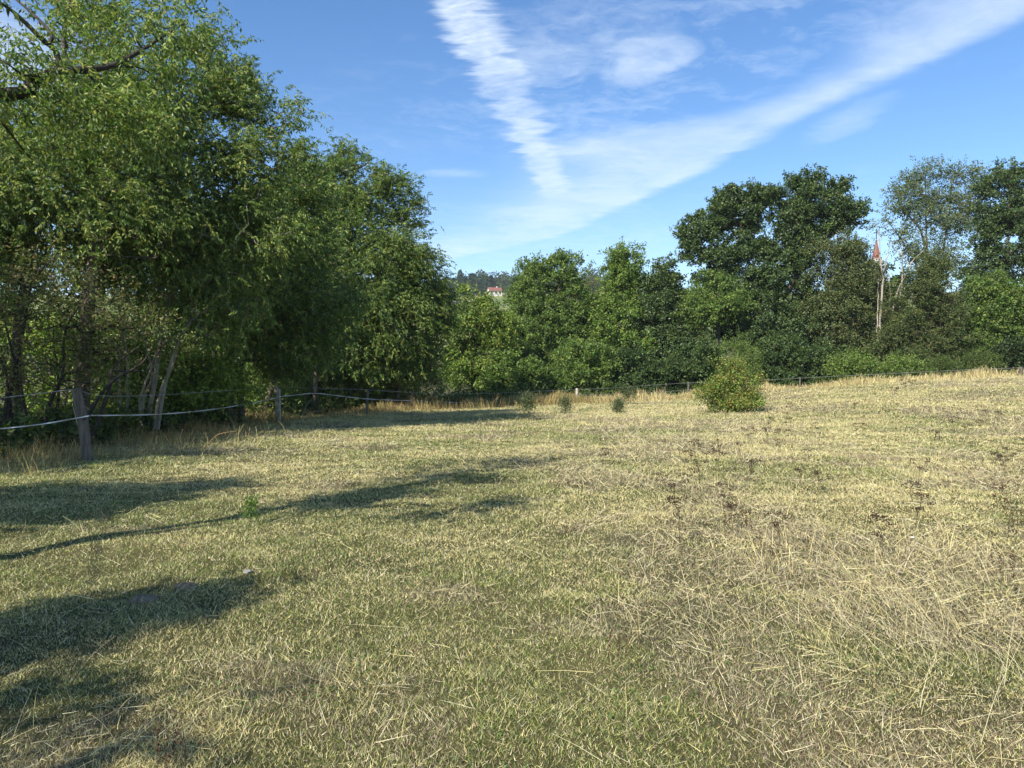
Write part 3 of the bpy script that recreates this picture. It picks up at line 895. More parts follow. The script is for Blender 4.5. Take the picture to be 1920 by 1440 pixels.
tree('tufted_tree', 'tree with a light green tufted top standing left of the two oaks', 'tree',
     [pl([(1180, 740), (1180, 600), (1178, 520), (1175, 480)], 56)],
     [pb(1178, 488, 56, 34, 24), pb(1170, 520, 56, 42, 26), pb(1190, 560, 56, 40, 34), pb(1145, 570, 56, 32, 26), pb(1160, 610, 55.5, 60, 40), pb(1170, 670, 55, 60, 45)],
     'maple', 620, 54, tr=.18, gapn=.26, tint=(1.15, 1.15, 1.0))
for k, (px, top, d, rx, sp, lab) in enumerate([(1300, 545, 74, 70, 'ash_dark', 'shadowy tree behind the gap between the small oak and the great oak'), (1010, 570, 72, 70, 'ash_dark', 'shadowy tree behind the broad middle tree'),
                                              (1130, 580, 70, 80, 'maple', 'shadowy tree behind the light green tufted tree'), (1490, 560, 72, 90, 'ash_dark', 'shadowy tree behind the trunk of the great oak'), (900, 640, 72, 60, 'ash_dark', 'shadowy low tree behind the slim forked tree'),
                                              (1668, 512, 66, 48, 'maple', 'leafy green tree showing between the stems of the dead snag'), (1600, 520, 66, 50, 'ash_dark', 'shadowy tree behind the ivy covered tree'), (1810, 560, 72, 70, 'ash_dark', 'shadowy tree behind the airy grey-green tree')]):
    hh = (735 - top) / 2
    tree('backing_tree', lab, 'tree', [pl([(px, 745), (px + 3, top + hh), (px, top + 15)], d)], [pb(px, top + hh * .45, d, rx * .75, hh * .42), pb(px - rx * .3, top + hh, d, rx * .8, hh * .5), pb(px + rx * .35, top + hh * 1.1, d, rx * .75, hh * .5), pb(px, top + hh * 1.6, d, rx, hh * .4)],
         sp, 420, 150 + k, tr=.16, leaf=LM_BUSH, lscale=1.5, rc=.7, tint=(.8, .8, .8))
tree('small_oak', 'small dark oak with a pointed top beside the light green tufted tree', 'tree',
     [pl([(1250, 740), (1250, 620), (1248, 520)], 55)],
     [pb(1248, 512, 55, 24, 20), pb(1262, 530, 55, 18, 16), pb(1230, 535, 55, 26, 20), pb(1245, 570, 55, 48, 34), pb(1235, 620, 55, 50, 40), pb(1260, 670, 54.5, 55, 45), pb(1215, 690, 54, 45, 35)],
     'oak', 620, 55, tr=.2, leaf=LM_OAK, gapn=.22)
for k, (px, py, d, rx, rz, sp, lab) in enumerate([
        (960, 700, 49, 50, 34, 'maple', 'mid green bush just right of the slim forked tree'), (1100, 690, 50, 60, 40, 'maple', 'leafy bush below the broad middle tree, above the short white post'),
        (1180, 700, 50, 55, 36, 'oak', 'dark bush under the light green tufted tree'), (1300, 690, 50, 55, 42, 'oak', 'dark green bush between the small oak and the great oak'),
        (1345, 560, 53, 62, 40, 'maple', 'lighter green crown in front of the lower left of the great oak'), (1380, 680, 50, 50, 45, 'shrub', 'fresh green bush rising behind the rose bush'),
        (1470, 680, 50, 60, 40, 'oak', 'dark bush right of the rose bush below the great oak'), (1545, 690, 50, 50, 32, 'oak', 'shaded low bush at the foot of the ivy covered tree')]):
    tree('hedge_bush', lab, 'bush', [pl([(px, 745), (px + 4, py), (px, py - rz * .6)], d)],
         [pb(px, py, d, rx, rz), pb(px - rx * .5, py + rz * .4, d, rx * .6, rz * .6), pb(px + rx * .5, py + rz * .2, d, rx * .6, rz * .7), pb(px, py + rz * .8, d, rx * .9, rz * .5)],
         sp, 300, 70 + k, tr=.08, leaf=LM_BUSH, group='bushes in the hedge behind the far fence', gapn=.2)

# ---- right
tree('great_oak', 'great spreading oak with two lobes and a hole of sky between them', 'oak tree',
     [pl([(1435, 735), (1432, 640), (1425, 560), (1400, 480), (1385, 400)], 55), pl([(1440, 700), (1450, 600), (1480, 500), (1510, 420), (1522, 350)], 55), pl([(1430, 620), (1390, 540), (1345, 490), (1310, 450)], 55, False),
      pl([(1465, 560), (1530, 470), (1580, 425), (1605, 420)], 55, False)],
     [pb(1385, 372, 55, 45, 20), pb(1350, 385, 55, 26, 22), pb(1425, 375, 55, 28, 20), pb(1370, 405, 55, 50, 26), pb(1413, 420, 55, 18, 32), pb(1320, 420, 55, 34, 16), pb(1290, 432, 55, 17, 11), pb(1325, 450, 55, 42, 20), pb(1295, 462, 55, 16, 14), pb(1290, 482, 55, 12, 10),
      pb(1345, 485, 55, 45, 22), pb(1385, 470, 55, 30, 32), pb(1420, 475, 55, 30, 26), pb(1468, 415, 55, 14, 34), pb(1525, 330, 55, 20, 12), pb(1485, 350, 55, 20, 16), pb(1520, 365, 55, 45, 20), pb(1568, 355, 55, 22, 16), pb(1500, 400, 55, 42, 26), pb(1560, 395, 55, 42, 26),
      pb(1605, 392, 55, 20, 14), pb(1590, 415, 55, 24, 12), pb(1500, 445, 55, 40, 26), pb(1545, 435, 55, 34, 16), pb(1480, 480, 55, 45, 24), pb(1345, 520, 55, 38, 16), pb(1445, 365, 55, 20, 15), pb(1455, 385, 55, 14, 12), pb(1440, 462, 55, 18, 14), pb(1440, 520, 55, 70, 26), pb(1400, 560, 55, 60, 26), pb(1480, 570, 55, 70, 34), pb(1420, 620, 54.5, 75, 40), pb(1500, 640, 54.5, 70, 45)],
     'oak', 2150, 60, tr=.33, leaf=LM_OAK, gapn=.16)
tree('ivy_tree', 'dark dense tree with a rounded top between the great oak and the dead snag', 'tree',
     [pl([(1590, 730), (1592, 640), (1590, 540), (1570, 480)], 54)],
     [pb(1560, 470, 54, 55, 26), pb(1610, 480, 54, 32, 22), pb(1570, 520, 54, 65, 34), pb(1615, 540, 54, 32, 40), pb(1636, 512, 54, 18, 18), pb(1645, 550, 54, 20, 26), pb(1570, 590, 54, 70, 45), pb(1600, 650, 54, 50, 50), pb(1540, 660, 54, 50, 50)],
     'olive', 1100, 61, tr=.22, leaf=LM_OAK, gapn=.15)
tree('sparse_lime', 'airy grey-green tree with sky showing through, right of the dead snag', 'tree',
     [pl([(1738, 730), (1738, 600), (1738, 500), (1736, 400), (1735, 320)], 62), pl([(1738, 560), (1715, 490), (1690, 450), (1665, 415)], 62, False), pl([(1740, 560), (1765, 480), (1780, 400), (1785, 330)], 62, False),
      pl([(1738, 480), (1725, 430), (1700, 400), (1685, 370)], 62, False)],
     [pb(1740, 325, 62, 24, 18), pb(1705, 335, 62, 20, 12), pb(1730, 365, 62, 38, 24), pb(1785, 330, 62, 24, 18), pb(1685, 362, 62, 22, 14), pb(1690, 395, 62, 30, 15), pb(1735, 410, 62, 40, 26), pb(1785, 375, 62, 34, 28), pb(1665, 420, 62, 18, 10), pb(1695, 440, 62, 30, 14),
      pb(1780, 430, 62, 38, 30), pb(1720, 470, 62, 34, 24), pb(1775, 490, 62, 40, 32), pb(1825, 345, 62, 20, 26), pb(1820, 400, 62, 26, 34)],
     'lime', 720, 62, tr=.17, gapn=.22, dens=.9)
tree('tall_oak', 'tall dark tree cut by the right edge of the photo', 'tree',
     [pl([(1890, 720), (1888, 600), (1890, 480), (1892, 340)], 60)],
     [pb(1892, 322, 60, 26, 18), pb(1870, 350, 60, 40, 24), pb(1920, 350, 60, 40, 30), pb(1890, 400, 60, 62, 40), pb(1850, 440, 60, 36, 30), pb(1900, 470, 60, 65, 45), pb(1850, 520, 60, 45, 34), pb(1950, 420, 60, 45, 60), pb(1900, 560, 60, 70, 50), pb(1960, 540, 60, 50, 80)],
     'oak', 1150, 63, tr=.26, leaf=LM_OAK, gapn=.18)
tree('olive_tree', 'rounded olive-green tree in front of the airy tree, right of the dead snag', 'tree',
     [pl([(1742, 725), (1742, 640), (1740, 520)], 51)],
     [pb(1740, 500, 51, 28, 22), pb(1735, 540, 51, 48, 34), pb(1700, 590, 51, 40, 30), pb(1765, 590, 51, 45, 36), pb(1690, 640, 51, 50, 34), pb(1760, 650, 51, 55, 40), pb(1670, 670, 50.5, 36, 26), pb(1720, 690, 50, 60, 28)],
     'olive', 820, 64, tr=.15, leaf=LM_BUSH, gapn=.18)
tree('green_tree', 'mid green tree with a flecked crown below the tall dark tree at the right edge', 'tree',
     [pl([(1875, 715), (1872, 620), (1870, 540)], 51)],
     [pb(1860, 540, 51, 36, 24), pb(1890, 570, 51, 45, 30), pb(1850, 600, 51, 45, 30), pb(1910, 610, 51, 45, 40), pb(1870, 650, 51, 60, 38), pb(1940, 640, 51, 45, 50), pb(1820, 640, 51, 34, 30)],
     'maple', 800, 65, tr=.15, leaf=LM_BUSH, gapn=.2)
for k, (px, py, d, rx, rz, sp, lab) in enumerate([
        (1600, 690, 47, 34, 20, 'hazel', 'bright green low bush at the fence in front of the dead snag'), (1690, 694, 47, 26, 12, 'hazel', 'fresh green low bush at the fence below the olive-green tree'),
        (1765, 692, 47, 16, 12, 'shrub', 'small round bush at the fence right of the tall straw tuft'), (1838, 684, 47, 28, 17, 'shrub', 'low bush at the fence under the mid green tree'), (1910, 672, 48, 40, 26, 'oak', 'dark bush at the right edge of the photo'),
        (1810, 600, 56, 50, 60, 'olive', 'brown-green filler bush between the olive-green tree and the mid green tree'), (1640, 600, 60, 40, 60, 'brown', 'brownish tangle behind the stems of the dead snag')]):
    tree('hedge_bush', lab, 'bush', [pl([(px, 720), (px + 4, py), (px, py - rz * .6)], d)],
         [pb(px, py, d, rx, rz), pb(px - rx * .5, py + rz * .3, d, rx * .6, rz * .7), pb(px + rx * .5, py + rz * .3, d, rx * .6, rz * .7)],
         sp, 240, 90 + k, tr=.07, leaf=LM_BUSH, group='bushes in the hedge behind the far fence', gapn=.26, tint=(1, 1, 1) if k < 2 else (.62, .6, .6), rc=.35 if k < 4 else .55)

# off to the left of the picture: the wood edge goes on and shades the corner by the first post
tree('wood_edge_tree', 'tree of the wood edge beyond the left border of the photo', 'tree',
     [[np.array([-14.5, 9.5, -.3]), np.array([-14.2, 9.8, 3.]), np.array([-14., 10, 6.5])]],
     [(-13.6, 10.2, 5.2, 2.0, 2.0, 1.4), (-14.8, 10.5, 7.2, 2.2, 2.2, 1.6), (-12.6, 11.6, 5.4, 1.3, 1.6, .8), (-10.6, 10.6, 5.0, 1.5, .9, .7), (-12.0, 9.0, 5.0, 1.2, 1.1, 1.3), (-11.4, 9.6, 4.2, .9, .8, .8), (-11.6, 12.2, 5.0, 1.4, .8, .7), (-15.5, 13, 6, 2, 2.5, 2)], 'ash', 800, 28, tr=.2, gapn=.2)

# ---- behind the hedge: ground cover of the slope, its leaf colours darkened
def make_slope_cover():
    rs = np.random.RandomState(77)
    n = 5200
    x = rs.rand(n) * 95 - 45; y = fence_y(x) + 1.2 + 26 * rs.rand(n) ** 1.4
    left = rs.rand(n) < .25
    x = np.where(left, -9.6 - 14 * rs.rand(n), x); y = np.where(left, 15 + 24 * rs.rand(n), y)
    z = H(x, y) + .02 + np.where(x > 12, .12, .4) * rs.rand(n) * np.clip(F1(x + 70, y + 70, 4.) * 1.6, .2, 1.2)
    P = np.stack([x, y, z], 1)
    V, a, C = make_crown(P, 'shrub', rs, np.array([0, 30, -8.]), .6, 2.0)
    o = make_mesh('undergrowth', V, [a], LM_BUSH, C * .45)  # lowered leaf colour puts shade into the gaps between the bushes
    tag(o, 'low green nettles and brambles covering the slope behind the fence', 'undergrowth', kind='stuff')


make_slope_cover()


# ---- dead snag
def dead_tree():
    d = 52.3
    L = [([(1652, 720), (1650, 640), (1649, 600), (1655, 545), (1656, 520), (1652, 505), (1650, 470), (1647, 432)], .17),
         ([(1652, 482), (1645, 470), (1638, 456), (1631, 447)], .05), ([(1651, 452), (1657, 440), (1663, 425), (1665, 412)], .04),
         ([(1655, 516), (1662, 487), (1668, 462), (1671, 444)], .09), ([(1657, 496), (1664, 510), (1667, 532), (1670, 570)], .07),
         ([(1647, 640), (1644, 600), (1647, 560), (1646, 530)], .10), ([(1690, 640), (1688, 570), (1691, 530), (1692, 500), (1690, 478), (1681, 470), (1670, 459)], .11),
         ([(1690, 480), (1690, 466), (1683, 463)], .05), ([(1668, 620), (1680, 560), (1692, 528), (1703, 502), (1715, 486), (1732, 468)], .13), ([(1703, 500), (1699, 490), (1693, 483)], .05),
         ([(1648, 610), (1655, 630), (1662, 650)], .07)]
    base = at(1652, 720, d); base[2] = H(base[0], base[1]) - .1
    root = empty('dead_tree', base); tag(root, 'leafless bleached dead tree with broken forked stems', 'dead tree')
    Vt, F4, F3_, off = [], [], [], 0
    for k, (pts, r) in enumerate(L):
        P = [at(a, b, d + .15 * ((i * 7 + k * 3) % 5 - 2)) for i, (a, b) in enumerate(pts)]
        if k == 0: P[0] = base
        P = smooth_line(P, 12) + RS.randn(12, 3) * .04
        V, a, b = polytube(P, .58 * r * (1 - .72 * np.linspace(0, 1, 12)), 7, .35, k)
        Vt.append(V); F4.append(a + off); F3_.append(b + off); off += len(V)
    make_mesh('trunk', np.vstack(Vt[:1]), [F4[0], F3_[0]], BARK_DEAD, parent=root, smooth=True, origin=base)
    o0 = len(Vt[0])
    make_mesh('branches', np.vstack(Vt[1:]), [np.vstack(F4[1:]) - o0, np.vstack(F3_[1:]) - o0], BARK_DEAD, parent=root, smooth=True, origin=base)


dead_tree()

# ------------------------------------------------------------------ far hill
BARK_FAR = rough_mat('distant_bark', (.06, .05, .04), (.12, .10, .08), 2)


def far_crown(rs, c, r, h, n, conifer=False, L=1.0):
    """leafy faces filling a distant crown: c base centre of crown"""
    t = rs.rand(n)
    if conifer:
        rad = r * (1 - t) ** .8 * (.75 + .25 * rs.rand(n)); th = rs.rand(n) * 6.283
        P = np.stack([c[0] + rad * np.cos(th), c[1] + rad * np.sin(th), c[2] + t * h], 1)
        ax = unit(np.stack([np.cos(th), np.sin(th), -.5 + 0 * th], 1) + rs.randn(n, 3) * .4)
    else:
        k = 9; cc = np.array(c) + np.array([0, 0, h * .5]) + rs.randn(k, 3) * np.array([r * .42, r * .42, h * .24])
        v = unit(rs.randn(n, 3)); P = cc[rs.randint(0, k, n)] + v * np.array([r * .48, r * .48, h * .26]) * (.8 + .2 * rs.rand(n, 1))
        ax = unit(v + rs.randn(n, 3) * .8)
    return P, ax, L * (.6 + .8 * rs.rand(n))


def make_far():
    rs = np.random.RandomState(99)
    Ps, As, Ls, Cs = [], [], [], []
    spots = []
    for _ in range(210):
        px = rs.choice([rs.uniform(815, 960), rs.uniform(960, 1180), rs.uniform(700, 1500)], p=[.4, .4, .2])
        d = rs.uniform(490, 640)
        spots.append((px, d, rs.uniform(8.5, 13), rs.uniform(3.5, 5.5)))
    for px in np.linspace(1085, 1145, 12): spots.append((px, rs.uniform(600, 640), 22, 5.5))
    for px in np.linspace(965, 1000, 8): spots.append((px, rs.uniform(520, 560), 15, 5))
    for px in list(np.linspace(838, 912, 16)): spots.append((px, rs.uniform(463, 475), rs.uniform(8, 11), 3.6))
    for px in list(np.linspace(944, 990, 7)): spots.append((px, rs.uniform(463, 475), rs.uniform(6, 9), 3.4))
    for px, d, h, r in spots:
        if 908 < px < 945 and d < 500: continue
        x = (px - 960) / FPX * d
        P, ax, L = far_crown(rs, (x, d, float(H(x, d)) + .2), r, h, 420)
        base = np.array([[.045, .075, .028], [.06, .09, .03], [.035, .06, .028], [.075, .09, .04]])[rs.randint(4)]
        Ps.append(P); As.append(ax); Ls.append(L); Cs.append(np.repeat(base[None], len(P), 0) * (.75 + .5 * rs.rand(len(P), 1)))
    P, ax, L, C = map(np.concatenate, (Ps, As, Ls, Cs))
    V, a, C = leaves(P, ax, L * 1.15, L * .85, C, rs)
    o = make_mesh('hillside_wood', V, [a], LM_FAR, C)
    tag(o, 'wood covering the distant hill on the skyline', 'wood', kind='stuff')
    for k, (px, d, h, r, lab) in enumerate([(863, 470, 16.5, 3.6, 'tallest dark conifer of the group on the distant hill'), (851, 472, 12, 3.0, 'dark conifer left of the tallest one on the distant hill'),
                                            (873, 468, 12.5, 3.0, 'dark conifer right of the tallest one on the distant hill'), (884, 470, 13.5, 3.2, 'first of two close dark conifers on the distant hill'),
                                            (890, 472, 13.0, 3.0, 'second of two close dark conifers on the distant hill'), (921, 474, 11.0, 2.8, 'slim dark conifer just above the red roofed hill house')]):
        x = (px - 960) / FPX * d; z = float(H(x, d))
        root = empty('conifer_tree', (x, d, z)); tag(root, lab, 'conifer', 'conifers on the distant hill')
        P, ax, L = far_crown(rs, (x, d, z + 1.2), r, h - 1.2, 900, True)
        V, a, C = leaves(P, ax, L * 1.0, L * .6, np.repeat(np.array([[.03, .055, .03]]), len(P), 0) * (.7 + .6 * rs.rand(len(P), 1)), rs)
        make_mesh('crown', V, [a], LM_FAR, C, parent=root, origin=(x, d, z))
        V, a, b = polytube([(x, d, z - .3), (x, d, z + h * .8)], [.28, .08], 6)
        make_mesh('trunk', V, [a, b], BARK_FAR, parent=root, origin=(x, d, z))


make_far()

M_WALL = rough_mat('pale_render_wall', (.50, .48, .43), (.64, .61, .56), 1.2, bump=.1)
M_REDROOF = rough_mat('red_roof_tiles', (.17, .07, .05), (.25, .10, .075), 2.5, stretch=(1, 1, 4), bump=.2)
M_GREYROOF = rough_mat('grey_roof_tiles', (.09, .085, .09), (.14, .13, .14), 2.5, stretch=(1, 1, 4), bump=.2)
M_SPIRE = rough_mat('red_painted_sheet', (.20, .075, .06), (.27, .10, .08), .6, rough=.5, stretch=(3, 3, .3), bump=.05)
M_GLASS = rough_mat('dark_window_glass', (.02, .025, .03), (.04, .05, .06), 1, rough=.15, bump=0)
M_IRON = rough_mat('dark_iron', (.03, .03, .03), (.06, .055, .05), 4, rough=.5, bump=.1)


def boxes(L):
    V, Fq = [], []
    for (x0, x1, y0, y1, z0, z1) in L:
        b = len(V)
        V += [(x0, y0, z0), (x1, y0, z0), (x1, y1, z0), (x0, y1, z0), (x0, y0, z1), (x1, y0, z1), (x1, y1, z1), (x0, y1, z1)]
        Fq += [[b + i for i in q] for q in ((0, 3, 2, 1), (4, 5, 6, 7), (0, 1, 5, 4), (1, 2, 6, 5), (2, 3, 7, 6), (3, 0, 4, 7))]
    return V, np.array(Fq)


def house(name, label, cat, px, d, w, dp, hw, hr, roofm, rz=0.0, base_drop=1.5):
    x = (px - 960) / FPX * d; z = float(H(x, d))
    root = empty(name, (x, d, z)); root.rotation_euler = (0, 0, rz); tag(root, label, cat)
    a, b = w / 2, dp / 2
    V = [(-a, -b, -base_drop), (a, -b, -base_drop), (a, b, -base_drop), (-a, b, -base_drop), (-a, -b, hw), (a, -b, hw), (a, b, hw), (-a, b, hw), (-a, 0, hw + hr - .05), (a, 0, hw + hr - .05)]
    Fq = np.array([[0, 1, 5, 4], [2, 3, 7, 6], [0, 3, 2, 1]]); F5 = np.array([[1, 2, 6, 9, 5], [3, 0, 4, 8, 7]])
    make_mesh('wall', V, [Fq, F5], M_WALL, parent=root)
    e = .5; th = .18; s = hr / b
    V = [(-a - e, -b - e, hw - e * s + .1), (a + e, -b - e, hw - e * s + .1), (a + e, 0, hw + hr + .1), (-a - e, 0, hw + hr + .1), (a + e, b + e, hw - e * s + .1), (-a - e, b + e, hw - e * s + .1)]
    V += [(p[0], p[1], p[2] + th) for p in V]
    Fq = np.array([[6, 7, 8, 9], [9, 8, 10, 11], [3, 2, 1, 0], [5, 4, 2, 3], [0, 1, 7, 6], [5, 11, 10, 4]]); Fg = np.array([[1, 2, 8, 7], [2, 4, 10, 8], [0, 6, 9, 3], [3, 9, 11, 5]])
    rf = make_mesh('roof', V, [Fq, Fg], roofm, parent=root)
    V, Fb = boxes([(a * .3, a * .3 + .7, -.2, .4, hw + hr * .6, hw + hr + .9)])
    make_mesh('chimney', V, [Fb], M_WALL, parent=rf)
    for fl in range(max(1, int(hw // 2.7))):
        for k in range(3):
            cx = -a + w * (k + .5) / 3
            V, Fb = boxes([(cx - .5, cx + .5, -b - .06, -b + .1, .9 + fl * 2.8, 2.2 + fl * 2.8)])
            make_mesh('window', V, [Fb], M_GLASS, parent=root)
    return root


house('hill_house', 'small white house with a red roof below the wood on the distant hill', 'house', 927, 455, 7.5, 6, 2.6, 2.0, M_REDROOF, .35)
house('valley_house', 'pale house with a grey roof half hidden behind the slim light green tree', 'house', 873, 300, 9, 8, 6.0, 4.2, M_GREYROOF, -.2)


def church():
    d = 168.; x = (1641.5 - 960) / FPX * d; z = float(H(x, d))
    root = empty('church', (x, d, z)); tag(root, 'village church whose red pointed spire shows above the trees', 'church')
    topz = EYE + (700 - 448) / FPX * d - z          # tip of the spire above its base
    s0 = EYE + (700 - 486) / FPX * d - z
    V, Fb = boxes([(-.9, .9, -.9, .9, -1, s0)])
    make_mesh('tower', V, [Fb], M_WALL, parent=root)
    n = 8; V = []
    for zz, r in ((s0 - .1, .95), (s0 + (topz - s0) * .15, .78), (topz, .03)):
        for j in range(n):
            th = 2 * math.pi * (j + .5) / n; V.append((r * math.cos(th), r * math.sin(th), zz))
    Fq = np.array([[i * n + j, i * n + (j + 1) % n, (i + 1) * n + (j + 1) % n, (i + 1) * n + j] for i in range(2) for j in range(n)])
    sp = make_mesh('spire', V, [Fq, np.array([list(range(n))[::-1]])], M_SPIRE, parent=root)
    V, Fb = boxes([(-.07, .07, -.07, .07, topz - .1, topz + 2.0), (-.5, .5, -.06, .06, topz + 1.2, topz + 1.34)])
    make_mesh('cross', V, [Fb], M_IRON, parent=sp)
    hw, hr = 7.5, 6.0
    a0, a1, b = 1.9, 16.0, 4.5
    V = [(a0, -b, -1), (a1, -b, -1), (a1, b, -1), (a0, b, -1), (a0, -b, hw), (a1, -b, hw), (a1, b, hw), (a0, b, hw), (a0, 0, hw + hr), (a1, 0, hw + hr)]
    make_mesh('nave', V, [np.array([[0, 1, 5, 4], [2, 3, 7, 6], [0, 3, 2, 1]]), np.array([[1, 2, 6, 9, 5], [3, 0, 4, 8, 7]])], M_WALL, parent=root)
    e = .4; s = hr / b
    V = [(a0 + .1, -b - e, hw - e * s + .1), (a1 + e, -b - e, hw - e * s + .1), (a1 + e, 0, hw + hr + .1), (a0 + .1, 0, hw + hr + .1), (a1 + e, b + e, hw - e * s + .1), (a0 + .1, b + e, hw - e * s + .1)]
    V += [(p[0], p[1], p[2] + .25) for p in V]
    make_mesh('nave_roof', V, [np.array([[6, 7, 8, 9], [9, 8, 10, 11], [3, 2, 1, 0], [5, 4, 2, 3], [0, 1, 7, 6], [5, 11, 10, 4]]), np.array([[1, 2, 8, 7], [2, 4, 10, 8], [0, 6, 9, 3], [3, 9, 11, 5]])], M_REDROOF, parent=root)
    for k in range(4):
        V, Fb = boxes([(3.4 + k * 3.2, 4.4 + k * 3.2, -b - .08, -b + .1, 2.5, 6.2)])
        make_mesh('window', V, [Fb], M_GLASS, parent=root)


church()

# ------------------------------------------------------------------ the electric fence
M_POST = rough_mat('weathered_post_wood', (.06, .052, .042), (.17, .145, .115), 22, stretch=(1, 1, .12), bump=.9)  # weathered wood, its tone also darkened for shade on the leaning post
M_POST_LICHEN = rough_mat('lichen_spotted_post_wood', (.16, .13, .09), (.46, .40, .30), 16, stretch=(1, 1, .4), bump=.9)
M_POST_PALE = rough_mat('sun_bleached_post_wood', (.36, .32, .25), (.55, .50, .40), 14, stretch=(1, 1, .3), bump=.5)


def plain_mat(name, c, rough=.5, spec=.4):
    m, nt, out = mat_new(name)
    p = nt.nodes.new('ShaderNodeBsdfPrincipled'); p.inputs['Roughness'].default_value = rough; p.inputs['Specular IOR Level'].default_value = spec
    tc = nt.nodes.new('ShaderNodeTexCoord'); n = noise(nt, tc.outputs['Object'], 30., 3, .6)
    r = nt.nodes.new('ShaderNodeValToRGB')
    r.color_ramp.elements[0].position = .3; r.color_ramp.elements[1].position = .7
    r.color_ramp.elements[0].color = tuple(v * .75 for v in c) + (1,); r.color_ramp.elements[1].color = tuple(c) + (1,)
    nt.links.new(n.s, r.inputs[0]); nt.links.new(r.outputs[0], p.inputs['Base Color']); nt.links.new(p.outputs[0], out.inputs[0])
    return m


M_TAPE = plain_mat('white_electric_tape', (.62, .63, .64), .6)
M_WIRE = plain_mat('grey_wire', (.33, .33, .32), .5)
M_INS = plain_mat('black_plastic', (.03, .03, .03), .4)
M_PIPE = plain_mat('grey_plastic_rod', (.55, .57, .60), .5)


def fence():
    root = empty('pasture_fence', at(165, 855, 14.2)); root.location[2] = 0
    O = np.array(root.location)
    tag(root, 'wire and white tape electric fence on wooden posts round the pasture', 'fence')
    defs = [  # base px, top px, depth, radius top/bottom, material, label
        ((166, 853), (143, 728), 14.2, .085, .10, M_POST, 'thick weathered post leaning to the left'),
        ((521, 786), (518, 723), 26.0, .080, .085, M_POST_LICHEN, 'pale flecked post with a rod beside it'),
        ((686, 775), (690, 733), 31.5, .05, .055, M_POST, 'thin dark post in the shade'),
        ((772, 771), (772, 733), 35.5, .09, .10, M_POST, 'short stout grey post'),
        ((1081, 750), (1082, 728), 43.6, .075, .08, M_POST_PALE, 'short bleached post in front of the dark hedge'),
        ((1290, 742), (1291, 716), 45.6, .06, .06, M_POST, 'thin grey post left of the rose bush'),
        ((1500, 730), (1500, 708), 44.6, .05, .05, M_POST, None), ((1700, 712), (1700, 697), 43.5, .05, .05, M_POST, None),
        ((1913, 700), (1915, 688), 42.4, .10, .10, M_POST, 'grey post end at the right edge of the photo')]
    tops = []
    for k, (b, t, d, rt, rb, m, lab) in enumerate(defs):
        B = at(b[0], b[1], d); T = at(t[0], t[1], d); B[2] = min(B[2], H(B[0], B[1])) - .15
        mid = (B + T) / 2 + np.array([.03 if k == 0 else .0, 0, 0])
        P = smooth_line([B, mid, T], 9)
        V, a, c = polytube(P, np.linspace(rb, rt, 9), 12, .12, k)
        V[-13:-1] += 0
        o = make_mesh('post', V, [a, c], m, parent=root, smooth=False, origin=O)
        if lab: o['label'] = lab
        tops.append((B, T))
        if k < 6:
            for fz in (.62,):
                q = B + (T - B) * fz + np.array([rt * .8, -rt * .7, 0])
                V, a, c = polytube([q, q + np.array([.05, -.03, 0]), q + np.array([.06, -.03, .03])], [.012, .012, .02], 6)
                make_mesh('insulator', V, [a, c], M_INS, parent=o, origin=O)
    # rod beside the second post
    q = at(525.5, 786, 25.9); q[2] = H(q[0], q[1]) - .05; t = at(524.5, 729, 25.9)
    V, a, c = polytube([q, t], [.02, .02], 8); make_mesh('rod', V, [a, c], M_PIPE, parent=root, origin=O)

    def line(name, pts, r, mat, flat=False):
        P = [at(p[0], p[1], p[2]) for p in pts]
        P = smooth_line(P, len(P) * 7)
        if flat:     # a tape a centimetre or two high, hardly any thickness, slightly twisted
            n = len(P); V = []
            T = unit(np.gradient(P, axis=0))
            for i in range(n):
                tw = .5 * math.sin(i * .9) + .25
                up = np.array([0, 0, 1.]); s = np.cross(T[i], up); u = up * math.cos(tw) + s * math.sin(tw); s2 = np.cross(T[i], u)
                V += [P[i] + u * r + s2 * .0012, P[i] + u * r - s2 * .0012, P[i] - u * r - s2 * .0012, P[i] - u * r + s2 * .0012]
            Fq = np.array([[i * 4 + j, i * 4 + (j + 1) % 4, i * 4 + 4 + (j + 1) % 4, i * 4 + 4 + j] for i in range(n - 1) for j in range(4)])
            make_mesh(name, V, [Fq], mat, parent=root, origin=O)
        else:
            V, a, c = polytube(P, np.full(len(P), r), 5); make_mesh(name, V, [a, c], mat, parent=root, origin=O)
    line('tape', [(-60, 811, 13.9), (0, 804, 14.0), (80, 795, 14.1), (168, 779.5, 14.1)],   .011, M_TAPE, True)
    line('tape', [(170, 779, 14.1), (230, 778.5, 15.6), (300, 776.5, 18), (370, 771, 20), (430, 763, 23), (480, 754, 24.8), (518, 746, 25.9)], .012, M_TAPE, True)
    line('tape', [(520, 744, 25.9), (550, 741, 26.9), (590, 737.5, 28), (625, 741, 29.5), (655, 744.5, 30.5), (690, 748, 31.4), (730, 750, 33.3), (771, 751.5, 35.3)], .013, M_TAPE, True)
    line('tape', [(772, 750, 35.3), (800, 752, 36.5), (840, 754, 37.8), (880, 755, 39)], .010, M_TAPE, True)
    line('wire', [(-60, 755, 13.9), (0, 746.5, 14.0), (80, 737, 14.1), (144, 729, 14.2)], .006, M_WIRE)
    line('wire', [(144, 730, 14.2), (190, 742, 15.4), (290, 741, 18), (400, 734, 21.5), (480, 729, 25), (518, 725.5, 25.9)], .006, M_WIRE)
    line('wire', [(518, 725, 25.9), (600, 728, 28.8), (690, 731, 31.4), (772, 736, 35.4)], .007, M_WIRE)
    line('wire', [(772, 736, 35.4), (820, 737.5, 37), (900, 738, 39), (980, 735, 41.2), (1081, 730.5, 43.5)], .0055, M_WIRE)
